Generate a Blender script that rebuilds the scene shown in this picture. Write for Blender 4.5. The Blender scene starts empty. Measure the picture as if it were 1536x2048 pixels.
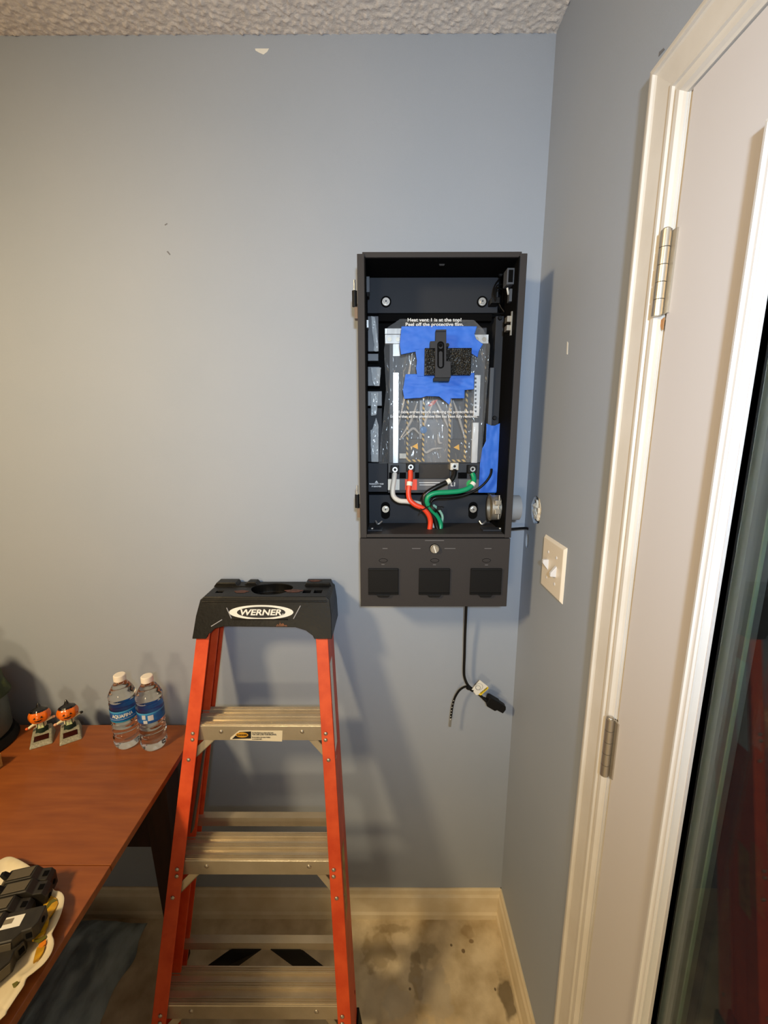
import bpy, bmesh, math, random
from mathutils import Vector, Matrix, noise
random.seed(7)
S = bpy.context.scene
COL = S.collection
# ------------------------------------------------------------------ camera, world, lights, exposure
D, H, XR = 1.112, 1.577, 0.378           # camera distance to back wall, camera height, right wall
FPX = 837.6
PITCH, YAW, ROLL = math.radians(10.98), math.radians(0.213), math.radians(-0.05)
def cam_basis():
    cp, sp, cy, sy, cr, sr = math.cos(PITCH), math.sin(PITCH), math.cos(YAW), math.sin(YAW), math.cos(ROLL), math.sin(ROLL)
    Rz = Matrix(((cy, -sy, 0), (sy, cy, 0), (0, 0, 1)))
    f = Rz @ Vector((0, cp, -sp)); u = Rz @ Vector((0, sp, cp)); x = Rz @ Vector((1, 0, 0))
    return x*cr + u*sr, u*cr - x*sr, f
CX, CU, CF = cam_basis()
CAM = Vector((0, -D, H))
cd = bpy.data.cameras.new('camera'); cam = bpy.data.objects.new('camera', cd); COL.objects.link(cam)
cd.sensor_fit = 'HORIZONTAL'; cd.sensor_width = 36; cd.lens = FPX/1536*36; cd.clip_start = .02
m = Matrix((CX, CU, -CF)).transposed().to_4x4(); m.translation = CAM; cam.matrix_world = m
S.camera = cam
w = bpy.data.worlds.new('night'); S.world = w; w.use_nodes = True
w.node_tree.nodes['Background'].inputs[0].default_value = (.010, .009, .010, 1)
w.node_tree.nodes['Background'].inputs[1].default_value = 1.0
def lamp(name, loc, col, watts, rad, spot=None):
    l = bpy.data.lights.new(name, 'SPOT' if spot else 'POINT'); l.color = col; l.energy = watts; l.shadow_soft_size = rad
    o = bpy.data.objects.new(name, l); o.location = loc
    if spot: l.spot_size = math.radians(spot[0]); l.spot_blend = 1.0; o.rotation_euler = (Vector(spot[1])-Vector(loc)).to_track_quat('-Z', 'Y').to_euler()
    COL.objects.link(o); return o
lamp('warm_room_lamp', (-1.3, -1.35, 2.15), (1.0, .745, .41), 108, .13, (142, (-.12, -.12, .5)))
lamp('far_fill_light', (-.8, -3.0, 1.15), (1.0, .79, .48), 52, .2)  # fill added behind the camera to lift the lower walls; no known lamp
lamp('cool_head_lamp', (.05, -1.42, 1.74), (.68, .84, 1.0), 49, .035, (100, (.14, 0, 1.66)))

S.view_settings.view_transform = 'Standard'; S.view_settings.look = 'None'
S.view_settings.gamma = 1; S.view_settings.use_curve_mapping = False
S.view_settings.exposure = 0.04

# ------------------------------------------------------------------ projection helpers (pixel of the 1536x2048 photo -> place in the room)
def ray(a, b): return CF + CX*((a-768)/FPX) + CU*((1024-b)/FPX)
def at(a, b, Y): d = ray(a, b); return CAM + d*((Y+D)/d.y)
def onz(a, b, z): d = ray(a, b); return CAM + d*((z-H)/d.z)
def onx(a, b, X): d = ray(a, b); return CAM + d*(X/d.x)

# ------------------------------------------------------------------ materials
def lin(c):
    if isinstance(c, str): c = [int(c[i:i+2], 16)/255 for i in (0, 2, 4)]
    else: c = [v/255 for v in c]
    return tuple(v/12.92 if v <= .04045 else ((v+.055)/1.055)**2.4 for v in c) + (1,)
MATS = {}
def mat(name, c, rough=.5, metal=0., c2=None, scale=20., bump=0., bscale=200., stretch=(1, 1, 1), spec=.5, trans=0., ior=1.45, coat=0., lo=.35, hi=.65, detail=4., bdist=.002):
    if name in MATS: return MATS[name]
    M = bpy.data.materials.new(name); M.use_nodes = True; nt = M.node_tree; N = nt.nodes; L = nt.links
    p = N['Principled BSDF']; p.inputs['Roughness'].default_value = rough; p.inputs['Metallic'].default_value = metal
    p.inputs['Base Color'].default_value = lin(c); p.inputs['Specular IOR Level'].default_value = spec
    p.inputs['Transmission Weight'].default_value = trans; p.inputs['IOR'].default_value = ior; p.inputs['Coat Weight'].default_value = coat
    if c2 or bump:
        tc = N.new('ShaderNodeTexCoord'); mp = N.new('ShaderNodeMapping'); mp.inputs['Scale'].default_value = stretch
        L.new(tc.outputs['Object'], mp.inputs['Vector'])
    if c2:
        n = N.new('ShaderNodeTexNoise'); n.inputs['Scale'].default_value = scale; n.inputs['Detail'].default_value = detail
        L.new(mp.outputs[0], n.inputs['Vector'])
        r = N.new('ShaderNodeValToRGB'); r.color_ramp.elements[0].position = lo; r.color_ramp.elements[1].position = hi
        r.color_ramp.elements[0].color = lin(c); r.color_ramp.elements[1].color = lin(c2)
        L.new(n.outputs['Fac'], r.inputs[0]); L.new(r.outputs[0], p.inputs['Base Color'])
    if bump:
        n2 = N.new('ShaderNodeTexNoise'); n2.inputs['Scale'].default_value = bscale; n2.inputs['Detail'].default_value = 3
        L.new(mp.outputs[0], n2.inputs['Vector'])
        b = N.new('ShaderNodeBump'); b.inputs['Strength'].default_value = bump; b.inputs['Distance'].default_value = bdist
        L.new(n2.outputs['Fac'], b.inputs['Height']); L.new(b.outputs[0], p.inputs['Normal'])
    MATS[name] = M; return M
def stripes(name, c1, c2, period, dx=1., dz=1.):
    M = bpy.data.materials.new(name); M.use_nodes = True; nt = M.node_tree; N = nt.nodes; L = nt.links; p = N['Principled BSDF']
    tc = N.new('ShaderNodeTexCoord'); sp = N.new('ShaderNodeSeparateXYZ'); L.new(tc.outputs['Object'], sp.inputs[0])
    a = N.new('ShaderNodeMath'); a.operation = 'MULTIPLY_ADD'; a.inputs[1].default_value = dx/period; L.new(sp.outputs['X'], a.inputs[0])
    b = N.new('ShaderNodeMath'); b.operation = 'MULTIPLY'; b.inputs[1].default_value = dz/period; L.new(sp.outputs['Z'], b.inputs[0]); L.new(b.outputs[0], a.inputs[2])
    f = N.new('ShaderNodeMath'); f.operation = 'FRACT'; L.new(a.outputs[0], f.inputs[0])
    g = N.new('ShaderNodeMath'); g.operation = 'GREATER_THAN'; g.inputs[1].default_value = .5; L.new(f.outputs[0], g.inputs[0])
    mx = N.new('ShaderNodeMix'); mx.data_type = 'RGBA'; mx.inputs[6].default_value = lin(c1); mx.inputs[7].default_value = lin(c2)
    L.new(g.outputs[0], mx.inputs[0]); L.new(mx.outputs[2], p.inputs['Base Color']); p.inputs['Roughness'].default_value = .5
    return M
def film_mat(name, base, fac, rough=.12, tint=(1, 1, 1), face=.5):
    M = bpy.data.materials.new(name); M.use_nodes = True; nt = M.node_tree; N = nt.nodes; L = nt.links; N.clear()
    o = N.new('ShaderNodeOutputMaterial'); t = N.new('ShaderNodeBsdfTransparent'); t.inputs[0].default_value = (*tint, 1)
    p = N.new('ShaderNodeBsdfPrincipled'); p.inputs['Base Color'].default_value = lin(base); p.inputs['Roughness'].default_value = rough
    lw = N.new('ShaderNodeLayerWeight'); lw.inputs[0].default_value = .35
    a = N.new('ShaderNodeMath'); a.operation = 'MULTIPLY_ADD'; a.inputs[1].default_value = face; a.inputs[2].default_value = fac; L.new(lw.outputs['Facing'], a.inputs[0])
    mx = N.new('ShaderNodeMixShader'); L.new(a.outputs[0], mx.inputs[0]); L.new(t.outputs[0], mx.inputs[1]); L.new(p.outputs[0], mx.inputs[2]); L.new(mx.outputs[0], o.inputs[0])
    return M

WALL = mat('blue_grey_paint', (151, 160, 174), .62, c2=(155, 163, 176), scale=3, bump=.25, bscale=420, bdist=.0006)
CEIL = mat('popcorn_texture', (226, 220, 214), .9, c2=(214, 207, 200), scale=60, bump=.5, bscale=260, bdist=.002)
WHITE = mat('white_trim_paint', (211, 207, 201), .42, c2=(203, 198, 190), scale=9, bump=.1, bscale=60)
DOORP = mat('white_door_paint', (200, 197, 199), .5, bump=.06, bscale=300, bdist=.0004)
MOLD = mat('white_vinyl', (212, 212, 214), .35)
BASEP = mat('dirty_baseboard_paint', (224, 211, 184), .5, c2=(212, 196, 164), scale=14, bump=.1, bscale=80)
BLK = mat('black_plastic', (18, 18, 19), .5, bump=.15, bscale=700, bdist=.0003, spec=.25)
CASE = mat('charcoal_powder_coat', (52, 49, 49), .6, spec=.3, bump=.35, bscale=900, bdist=.0004)
INNER = mat('dark_inner_coat', (42, 45, 52), .6, spec=.25, bump=.3, bscale=900, bdist=.0004)
DEEP = mat('deep_black_coat', (9, 9, 10), .8, spec=.08)
GREYP = mat('mid_grey_plastic', (74, 78, 86), .42)
STEEL = mat('bright_zinc', (205, 207, 208), .28, .9)
NICKEL = mat('brushed_nickel', (190, 182, 168), .36, .85)
ALU = mat('worn_aluminium', (208, 196, 172), .26, .6, c2=(192, 179, 154), scale=9, stretch=(2, 2, 2), bump=.1, bscale=160, lo=.3, hi=.75)
ORANGE = mat('orange_fibreglass', (218, 84, 40), .42, c2=(198, 66, 28), scale=22, bump=.12, bscale=90, spec=.4)
CAPM = mat('scuffed_black_plastic', (12, 11, 10), .38, c2=(34, 30, 23), scale=26, lo=.54, hi=.86, spec=.3, detail=9, bump=.3, bscale=120, bdist=.0015)
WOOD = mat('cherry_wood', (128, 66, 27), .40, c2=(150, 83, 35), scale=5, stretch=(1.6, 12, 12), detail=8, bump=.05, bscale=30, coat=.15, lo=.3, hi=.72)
WOODD = mat('dark_brown_wood', (44, 22, 14), .5, c2=(58, 30, 18), scale=8, stretch=(8, 8, 1))  # legs and aprons, darker than the table boards
TAPE = mat('blue_painters_tape', (38, 98, 206), .55, c2=(46, 108, 214), scale=20, bump=.12, bscale=70, bdist=.001)
PAPER = mat('white_label', (226, 224, 216), .6)
INK = mat('black_ink', (24, 22, 22), .6)
WPRINT = mat('white_print', (214, 216, 220), .5)
GPRINT = mat('faint_grey_print', (92, 90, 92), .5)
W_WIRE = mat('white_wire_insulation', (204, 204, 200), .35)
R_WIRE = mat('red_wire_insulation', (222, 66, 38), .35)
G_WIRE = mat('green_wire_insulation', (16, 142, 98), .32)
B_WIRE = mat('black_wire_insulation', (14, 14, 15), .28)
PVC = mat('grey_pvc', (150, 152, 156), .4)
HAZ = stripes('hazard_stripe', (206, 172, 96), (26, 26, 28), .0125)
AMBER = mat('amber_label', (244, 182, 44), .5)
PETR = mat('pet_water', (250, 252, 252), .03, trans=1., ior=1.33)
CAPW = mat('white_bottle_cap', (236, 226, 212), .45)

# ------------------------------------------------------------------ mesh helpers
class MB:
    def __init__(s): s.v = []; s.f = []
    def add(s, vs, fs):
        o = len(s.v); s.v += [tuple(v) for v in vs]; s.f += [tuple(i+o for i in f) for f in fs]; return s
    def box(s, x0, x1, y0, y1, z0, z1):
        return s.add([(x, y, z) for x in (x0, x1) for y in (y0, y1) for z in (z0, z1)],
                     [(0, 1, 3, 2), (4, 6, 7, 5), (0, 4, 5, 1), (2, 3, 7, 6), (0, 2, 6, 4), (1, 5, 7, 3)])
    def hexa(s, b, t):      # 4 bottom + 4 top points
        return s.add(list(b)+list(t), [(3, 2, 1, 0), (4, 5, 6, 7)] + [(i, (i+1) % 4, 4+(i+1) % 4, 4+i) for i in range(4)])
    def prism(s, pts, d):   # polygon (3d points) extruded by d
        n = len(pts); pts = [Vector(p) for p in pts]; d = Vector(d)
        return s.add(pts+[p+d for p in pts], [tuple(range(n-1, -1, -1)), tuple(range(n, 2*n))] + [(i, (i+1) % n, n+(i+1) % n, n+i) for i in range(n)])
    def cyl(s, p, q, r, r2=None, n=20):
        p, q = Vector(p), Vector(q); r2 = r if r2 is None else r2; a = (q-p).normalized(); e = a.orthogonal().normalized(); g = a.cross(e)
        ring = lambda c, R: [c + (e*math.cos(t)+g*math.sin(t))*R for t in [2*math.pi*i/n for i in range(n)]]
        return s.add(ring(p, r)+ring(q, r2), [tuple(range(n-1, -1, -1)), tuple(range(n, 2*n))] + [(i, (i+1) % n, n+(i+1) % n, n+i) for i in range(n)])
    def ring(s, p, q, ro, ri, n=24):
        p, q = Vector(p), Vector(q); a = (q-p).normalized(); e = a.orthogonal().normalized(); g = a.cross(e)
        R = lambda c, r: [c + (e*math.cos(2*math.pi*i/n)+g*math.sin(2*math.pi*i/n))*r for i in range(n)]
        fs = []
        for i in range(n):
            j = (i+1) % n
            fs += [(i, j, n+j, n+i), (2*n+i, 3*n+i, 3*n+j, 2*n+j), (i, 2*n+i, 2*n+j, j), (n+i, n+j, 3*n+j, 3*n+i)]
        return s.add(R(p, ro)+R(q, ro)+R(p, ri)+R(q, ri), fs)
    def tube(s, pts, r, n=12, smooth=8, rf=None):
        P = spline([Vector(p) for p in pts], smooth); m_ = len(P); vs = []; e = None
        for i, c in enumerate(P):
            t = (P[min(i+1, m_-1)]-P[max(i-1, 0)]).normalized()
            e = (t.orthogonal() if e is None else e - t*e.dot(t)).normalized(); g = t.cross(e)
            R = r if rf is None else r*rf(i/(m_-1))
            vs += [c + (e*math.cos(2*math.pi*k/n)+g*math.sin(2*math.pi*k/n))*R for k in range(n)]
        fs = [(i*n+k, i*n+(k+1) % n, (i+1)*n+(k+1) % n, (i+1)*n+k) for i in range(m_-1) for k in range(n)]
        return s.add(vs, fs+[tuple(range(n-1, -1, -1)), tuple(range((m_-1)*n, m_*n))])
    def lathe(s, prof, c=(0, 0, 0), n=32, fz=None):
        c = Vector(c); vs = []
        for r, z in prof:
            for k in range(n):
                t = 2*math.pi*k/n; R = r if fz is None else fz(r, z, t)
                vs.append(c+Vector((R*math.cos(t), R*math.sin(t), z)))
        m_ = len(prof); fs = [(i*n+k, i*n+(k+1) % n, (i+1)*n+(k+1) % n, (i+1)*n+k) for i in range(m_-1) for k in range(n)]
        return s.add(vs, fs+[tuple(range(n-1, -1, -1)), tuple(range((m_-1)*n, m_*n))])
    def ball(s, c, rx, ry, rz, n=16, m_=10):
        prof = [(max(1e-4, math.sin(math.pi*i/m_)), -math.cos(math.pi*i/m_)) for i in range(m_+1)]; c = Vector(c); o = len(s.v)
        s.lathe(prof, n=n)
        for i in range(o, len(s.v)): x, y, z = s.v[i]; s.v[i] = (c.x+x*rx, c.y+y*ry, c.z+z*rz)
        return s
def spline(P, k):
    if len(P) < 3 or k < 2: return P
    out = []
    for i in range(len(P)-1):
        a, b, c, d = P[max(i-1, 0)], P[i], P[i+1], P[min(i+2, len(P)-1)]
        for j in range(k):
            t = j/k; out.append(.5*((2*b)+(c-a)*t+(2*a-5*b+4*c-d)*t*t+(3*b-a-3*c+d)*t**3))
    return out+[P[-1]]
ROOT = {}
def origin(p):
    while p is not None and p.parent is not None: p = p.parent
    return ROOT.get(p.name, Vector((0, 0, 0))) if p is not None else Vector((0, 0, 0))
def obj(name, mb, m_, parent=None, smooth=False, bevel=0., loc=None, sharp=35):
    o0 = origin(parent) if parent is not None else (Vector(loc) if loc is not None else Vector((0, 0, 0)))
    me = bpy.data.meshes.new(name); me.from_pydata([tuple(Vector(v)-o0) for v in mb.v], [], mb.f)
    bm = bmesh.new(); bm.from_mesh(me); bmesh.ops.recalc_face_normals(bm, faces=bm.faces); bm.to_mesh(me); bm.free()
    me.materials.append(m_); o = bpy.data.objects.new(name, me); COL.objects.link(o)
    if parent is not None: o.parent = parent
    else: o.location = o0; ROOT[o.name] = o0
    if bevel:
        b = o.modifiers.new('bevel', 'BEVEL'); b.width = bevel; b.segments = 2; b.limit_method = 'ANGLE'; b.angle_limit = .6
    if smooth:
        me.polygons.foreach_set('use_smooth', [True]*len(me.polygons)); me.set_sharp_from_angle(angle=math.radians(sharp))
    return o
def tag(o, label, cat=None, group=None, kind=None):
    o['label'] = label
    if cat: o['category'] = cat
    if group: o['group'] = group
    if kind: o['kind'] = kind
    return o
def thing(name, label, cat, loc=(0, 0, 0), group=None, kind=None):
    o = bpy.data.objects.new(name, None); o.location = loc; COL.objects.link(o); ROOT[o.name] = Vector(loc); o.empty_display_size = .05
    return tag(o, label, cat, group, kind)
def copy_tree(o, parent=None):
    c = o.copy(); COL.objects.link(c)
    if parent is not None: c.parent = parent
    for ch in list(o.children): copy_tree(ch, c)
    return c
def cut(o, mb):             # boolean difference, baked
    c = obj('cutter', mb, BLK); c.location = o.location
    if o.parent is not None: c.location = (0, 0, 0); c.parent = o.parent
    for v in c.data.vertices: v.co -= (origin(o) if o.parent is not None else ROOT.get(o.name, Vector()))
    md = o.modifiers.new('cut', 'BOOLEAN'); md.object = c; md.operation = 'DIFFERENCE'; md.solver = 'EXACT'
    bpy.context.view_layer.update()
    me = bpy.data.meshes.new_from_object(o.evaluated_get(bpy.context.evaluated_depsgraph_get()))
    o.modifiers.clear(); o.data = me; bpy.data.objects.remove(c, do_unlink=True)
def text(name, s, size, m_, parent, pos, xd=(1, 0, 0), yd=(0, 0, 1), align='CENTER', shear=0., offset=0., sx=1., ext=.0002, warp=None):
    cu = bpy.data.curves.new(name, 'FONT'); cu.body = s; cu.size = size; cu.align_x = align; cu.align_y = 'CENTER'; cu.shear = shear; cu.offset = offset; cu.extrude = ext; cu.resolution_u = 3
    t = bpy.data.objects.new('tmp', cu); COL.objects.link(t); bpy.context.view_layer.update()
    me = bpy.data.meshes.new_from_object(t.evaluated_get(bpy.context.evaluated_depsgraph_get())); bpy.data.objects.remove(t, do_unlink=True)
    xd, yd = Vector(xd).normalized(), Vector(yd).normalized(); zd = xd.cross(yd); pos = Vector(pos); o0 = origin(parent)
    for v in me.vertices:
        c = v.co.copy()
        v.co = (warp(c) if warp else pos + xd*c.x*sx + yd*c.y + zd*c.z) - o0
    me.materials.clear(); me.materials.append(m_); o = bpy.data.objects.new(name, me); COL.objects.link(o); o.parent = parent; return o
def inside(x, y, P):
    r = False; j = len(P)-1
    for i in range(len(P)):
        if (P[i][1] > y) != (P[j][1] > y) and x < (P[j][0]-P[i][0])*(y-P[i][1])/(P[j][1]-P[i][1])+P[i][0]: r = not r
        j = i
    return r
def sheet(outline, Y, m_, name, parent=None, step=1.5, amp=.002, freq=(.06, .03), seed=0., thick=.0005, yfun=None):
    """crumpled sheet hung in the X-Z plane; outline in photo pixels, real place at depth Y"""
    xs = [p[0] for p in outline]; ys = [p[1] for p in outline]; idx = {}; mb = MB()
    nx, ny = int((max(xs)-min(xs))/step)+1, int((max(ys)-min(ys))/step)+1
    def vid(i, j):
        if (i, j) not in idx:
            a, b = min(xs)+i*step, min(ys)+j*step
            n_ = noise.noise(Vector((a*freq[0]+seed, b*freq[1], seed)))+.5*noise.noise(Vector((a*freq[0]*2.3, b*freq[1]*2.3+seed, 3.)))
            p = at(a, b, Y - amp*n_ if yfun is None else yfun(a, b)-amp*n_); idx[(i, j)] = len(mb.v); mb.v.append(tuple(p))
        return idx[(i, j)]
    for i in range(nx):
        for j in range(ny):
            a, b = min(xs)+(i+.5)*step, min(ys)+(j+.5)*step
            jit = 0*noise.noise(Vector((a*.5, b*.5, 1+seed)))
            if inside(a+jit, b+jit, outline): mb.f.append((vid(i, j), vid(i+1, j), vid(i+1, j+1), vid(i, j+1)))
    cnt = {}
    for f in mb.f:
        for k in f: cnt[k] = cnt.get(k, 0)+1
    for (i, j), k in idx.items():
        if cnt.get(k, 0) < 4:
            a, b = min(xs)+i*step, min(ys)+j*step; best = None
            for t in range(len(outline)):
                p0, p1 = outline[t], outline[(t+1) % len(outline)]; dx, dy = p1[0]-p0[0], p1[1]-p0[1]
                u = max(0, min(1, ((a-p0[0])*dx+(b-p0[1])*dy)/(dx*dx+dy*dy+1e-9))); q = (p0[0]+u*dx, p0[1]+u*dy); d = math.hypot(q[0]-a, q[1]-b)
                if best is None or d < best[0]: best = (d, q)
            if best[0] < step*1.6:
                w_ = .25*step*noise.noise(Vector((best[1][0]*.35, best[1][1]*.35, seed))); y_ = mb.v[k][1]; mb.v[k] = tuple(at(best[1][0]+w_, best[1][1]+w_, y_))
    o = obj(name, mb, m_, parent, smooth=True, sharp=80, loc=mb.v[0] if parent is None else None)
    sd = o.modifiers.new('thickness', 'SOLIDIFY'); sd.thickness = thick
    return o

# ================================================================== THE ROOM
def struct(name, mb, m_, label, **k):
    o = obj(name, mb, m_, **k); o['kind'] = 'structure'; o['label'] = label; return o
XL, YB, ZC = -3.3, -4.0, 2.44
FLOORM = mat('stained_concrete', (226, 211, 180), .75, c2=(172, 152, 116), scale=11, bump=.25, bscale=60, lo=.38, hi=.72, detail=8, bdist=.003)
# extra blotches with shapes of their own: a dark scuff, a pale repair, a trail of grime
nt = FLOORM.node_tree; p = nt.nodes['Principled BSDF']; prev = p.inputs['Base Color'].links[0].from_socket
def blotch(cx, cy, rx, ry, col, amt, wob):
    global prev
    N, L = nt.nodes, nt.links
    tc = N.new('ShaderNodeTexCoord'); nz = N.new('ShaderNodeTexNoise'); nz.inputs['Scale'].default_value = 28; L.new(tc.outputs['Object'], nz.inputs['Vector'])
    mp = N.new('ShaderNodeMapping'); mp.inputs['Location'].default_value = (-cx/rx, -cy/ry, 0); mp.inputs['Scale'].default_value = (1/rx, 1/ry, 0); L.new(tc.outputs['Object'], mp.inputs['Vector'])
    ln = N.new('ShaderNodeVectorMath'); ln.operation = 'LENGTH'; L.new(mp.outputs[0], ln.inputs[0])
    ad = N.new('ShaderNodeMath'); ad.operation = 'MULTIPLY_ADD'; ad.inputs[1].default_value = wob; L.new(nz.outputs['Fac'], ad.inputs[0]); L.new(ln.outputs['Value'], ad.inputs[2])
    mr = N.new('ShaderNodeMapRange'); mr.inputs[1].default_value = .75+wob*.5; mr.inputs[2].default_value = 1.1+wob*.5; mr.inputs[3].default_value = amt; mr.inputs[4].default_value = 0; L.new(ad.outputs[0], mr.inputs[0])
    mx = N.new('ShaderNodeMix'); mx.data_type = 'RGBA'; L.new(mr.outputs[0], mx.inputs[0]); L.new(prev, mx.inputs[6]); mx.inputs[7].default_value = lin(col); L.new(mx.outputs[2], p.inputs['Base Color']); prev = mx.outputs[2]
blotch(.345, -.205, .022, .05, (84, 70, 46), .75, 1.4)
blotch(.26, -.05, .02, .018, (140, 116, 80), .4, 2.2)
blotch(.10, -.28, .12, .05, (214, 190, 146), .5, 1.4)
for bx_, by_, rx_, ry_, c_, am_, wb_ in ((.09, -.16, .018, .07, (120, 100, 66), .55, 2.6), (.03, -.22, .05, .035, (196, 186, 166), .55, 2.2), (.14, -.20, .05, .06, (176, 166, 148), .5, 2.4), (-.02, -.10, .05, .05, (150, 128, 88), .5, 2.6), (.05, -.07, .03, .02, (230, 214, 182), .6, 2.2), (.24, -.10, .006, .006, (88, 66, 40), .8, .6), (.27, -.075, .008, .006, (110, 84, 52), .7, 1.0), (.205, -.085, .004, .004, (80, 60, 40), .8, .4), (.07, -.19, .004, .004, (70, 52, 36), .8, .4), (.315, -.19, .003, .004, (70, 52, 36), .8, .4), (.02, -.04, .06, .012, (128, 108, 72), .4, 2.0), (.12, -.11, .035, .03, (140, 128, 106), .5, 2.4)):
    blotch(bx_, by_, rx_, ry_, c_, am_, wb_)
struct('floor', MB().box(XL, XR, YB, 0, -.06, 0), FLOORM, 'bare beige concrete floor with grimy stains')
struct('wall_back', MB().box(XL, XR+.12, 0, .12, 0, ZC), WALL, 'pale blue-grey painted wall behind the ladder')
# popcorn ceiling: real bumps over the part in view, then flat
mb = MB(); nx, ny, st = 820, 300, .0032; x1 = XR
for j in range(ny+1):
    for i in range(nx+1):
        x, y = x1-i*st, -j*st
        h = max(0, noise.noise(Vector((x*110, y*110, 0)))+.05)*.0045 + max(0, noise.noise(Vector((x*210, y*210, 5))))*.0036
        mb.v.append((x, y, ZC-h*(1 if 0 < j < ny and 0 < i < nx else (.6 if j == 0 else 0))))
mb.f = [(j*(nx+1)+i, j*(nx+1)+i+1, (j+1)*(nx+1)+i+1, (j+1)*(nx+1)+i) for j in range(ny) for i in range(nx)]
mb.box(XL, XR+.12, YB, .12, ZC+.012, ZC+.08)
mb.box(XL, x1-nx*st, YB, 0, ZC, ZC+.012); mb.box(x1-nx*st, XR, YB, -ny*st, ZC, ZC+.012)
struct('ceiling', mb, CEIL, 'off-white popcorn textured ceiling', smooth=True, sharp=70)
# right wall: solid beside the corner, opening for the door
DY0, DY1, DZ = -.515, -1.43, 1.983        # door slab extent
wr = struct('wall_right', MB().box(XR, XR+.12, DY0+.03, 0, 0, ZC), WALL, 'blue-grey painted side wall with light switch and broken hole')
def ragged(cy, cz, ry, rz, d, seed, n=26):
    pts = []
    for k in range(n):
        t = 2*math.pi*k/n; r = 1+.16*noise.noise(Vector((math.cos(t)*2.2, math.sin(t)*2.2, seed)))
        pts.append((XR-.01, cy+math.cos(t)*ry*r, cz+math.sin(t)*rz*r))
    return MB().prism(pts, (d, 0, 0))
cut(wr, ragged(-.077, 1.381, .034, .036, .05, 2.))
cut(wr, ragged(-.026, 1.288, .011, .020, .04, 5.))
ROOT['wall_right'] = Vector((0, 0, 0))
mb = MB()
mb.box(XR, XR+.12, DY1-.03, DY0+.03, DZ+.03, ZC); mb.box(XR, XR+.12, YB, DY1-.03, 0, ZC)
obj('wall_above_door', mb, WALL, wr)
# crumbled plaster inside the holes
PLAST = mat('broken_plaster', (232, 228, 218), .85, c2=(120, 92, 62), scale=60, lo=.60, hi=.75, bump=.5, bscale=140)
mb = MB()
for k in range(9):
    t = 2*math.pi*k/9+.4; r = .017+.010*random.random(); c = Vector((XR+.003, -.077+math.cos(t)*r, 1.381+math.sin(t)*r)); n = 6
    pts = [c+Vector((random.uniform(-.004, .004), math.cos(2*math.pi*i/n)*random.uniform(.006, .012), math.sin(2*math.pi*i/n)*random.uniform(.007, .013))) for i in range(n)]
    mb.prism(pts, (.012, random.uniform(-.004, .004), random.uniform(-.004, .004)))
mb.ball((XR+.016, -.070, 1.383), .012, .022, .027)
obj('plaster_rubble', mb, PLAST, wr)
mb = MB(); mb.ball((XR+.009, -.028, 1.279), .006, .006, .010); obj('plaster_rubble', mb, PLAST, wr)
struct('wall_left', MB().box(XL-.1, XL, YB, .12, 0, ZC), WALL, 'blue-grey painted wall to the left out of view')
struct('wall_front', MB().box(XL-.1, XR+.12, YB-.1, YB, 0, ZC), WALL, 'blue-grey painted wall behind the camera')
# small marks on the walls
wb = bpy.data.objects['wall_back']; ROOT['wall_back'] = Vector((0, 0, 0))
P0 = [at(a, b, -.0006) for a, b in ((510, 97), (538, 97), (535, 103), (527, 109), (518, 105), (511, 101))]
obj('plaster_patch', MB().prism(P0, (0, .001, 0)), PAPER, wb)
for pts in (((333, 503), (336, 502), (341, 509), (339, 510)), ((329, 449), (334, 446), (335, 448), (330, 451))):
    obj('scuff_mark', MB().prism([at(a, b, -.0004) for a, b in pts], (0, .0008, 0)), mat('dark_scuff', (110, 112, 118), .7), wb)
obj('scuff_mark', MB().prism([onx(a, b, XR-.0005) for a, b in ((1133, 708), (1134, 683), (1136, 685), (1135, 709))], (.0008, 0, 0)), PAPER, wr)
obj('scuff_mark', MB().prism([onx(a, b, XR-.0005) for a, b in ((1317, 113), (1329, 99), (1327, 96), (1318, 104))], (.0008, 0, 0)), mat('dark_scuff', (110, 112, 118), .7), wr)

# baseboards (moulded profile)
BP = [(0, 0), (.016, 0), (.016, .018), (.012, .026), (.011, .082), (.007, .090), (.006, .104), (.003, .110), (0, .110)]
struct('baseboard_back', MB().prism([(XL, -t, z) for t, z in BP], (XR-XL, 0, 0)), BASEP, 'cream baseboard along the back wall')
struct('baseboard_right', MB().prism([(XR-t, 0, z) for t, z in BP], (0, -.44, 0)), BASEP, 'cream baseboard between corner and door casing')

# door casing: moulded profile, mitred head
CY0, CW = -.438, .070
CP = [(0, 0), (.000, .018), (.006, .0195), (.009, .0195), (.0105, .0165), (.013, .0150), (.044, .0130), (.0455, .0155), (.050, .0155), (.0515, .0125), (.056, .0120), (.058, .0145), (.064, .0140), (.067, .010), (.070, .008), (.070, 0)]
HZ = 2.055
tr = thing('trim_1', 'white moulded casing around the glazed door', None, (XR, -.47, 0), kind='structure')
mb = MB(); n = len(CP)
vs = [(XR-t, CY0-a, 0) for a, t in CP]+[(XR-t, CY0-a, HZ-a) for a, t in CP]
mb.add(vs, [tuple(range(n)), tuple(range(n, 2*n))]+[(i, (i+1) % n, n+(i+1) % n, n+i) for i in range(n)]); obj('side_casing', mb, WHITE, tr)
YE = DY1-.005-CW
mb = MB(); vs = [(XR-t, CY0-a, HZ-a) for a, t in CP]+[(XR-t, YE+a, HZ-a) for a, t in CP]
mb.add(vs, [tuple(range(n)), tuple(range(n, 2*n))]+[(i, (i+1) % n, n+(i+1) % n, n+i) for i in range(n)]); obj('head_casing', mb, WHITE, tr)
mb = MB(); vs = [(XR-t, YE+a, 0) for a, t in CP]+[(XR-t, YE+a, HZ-a) for a, t in CP]
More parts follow.
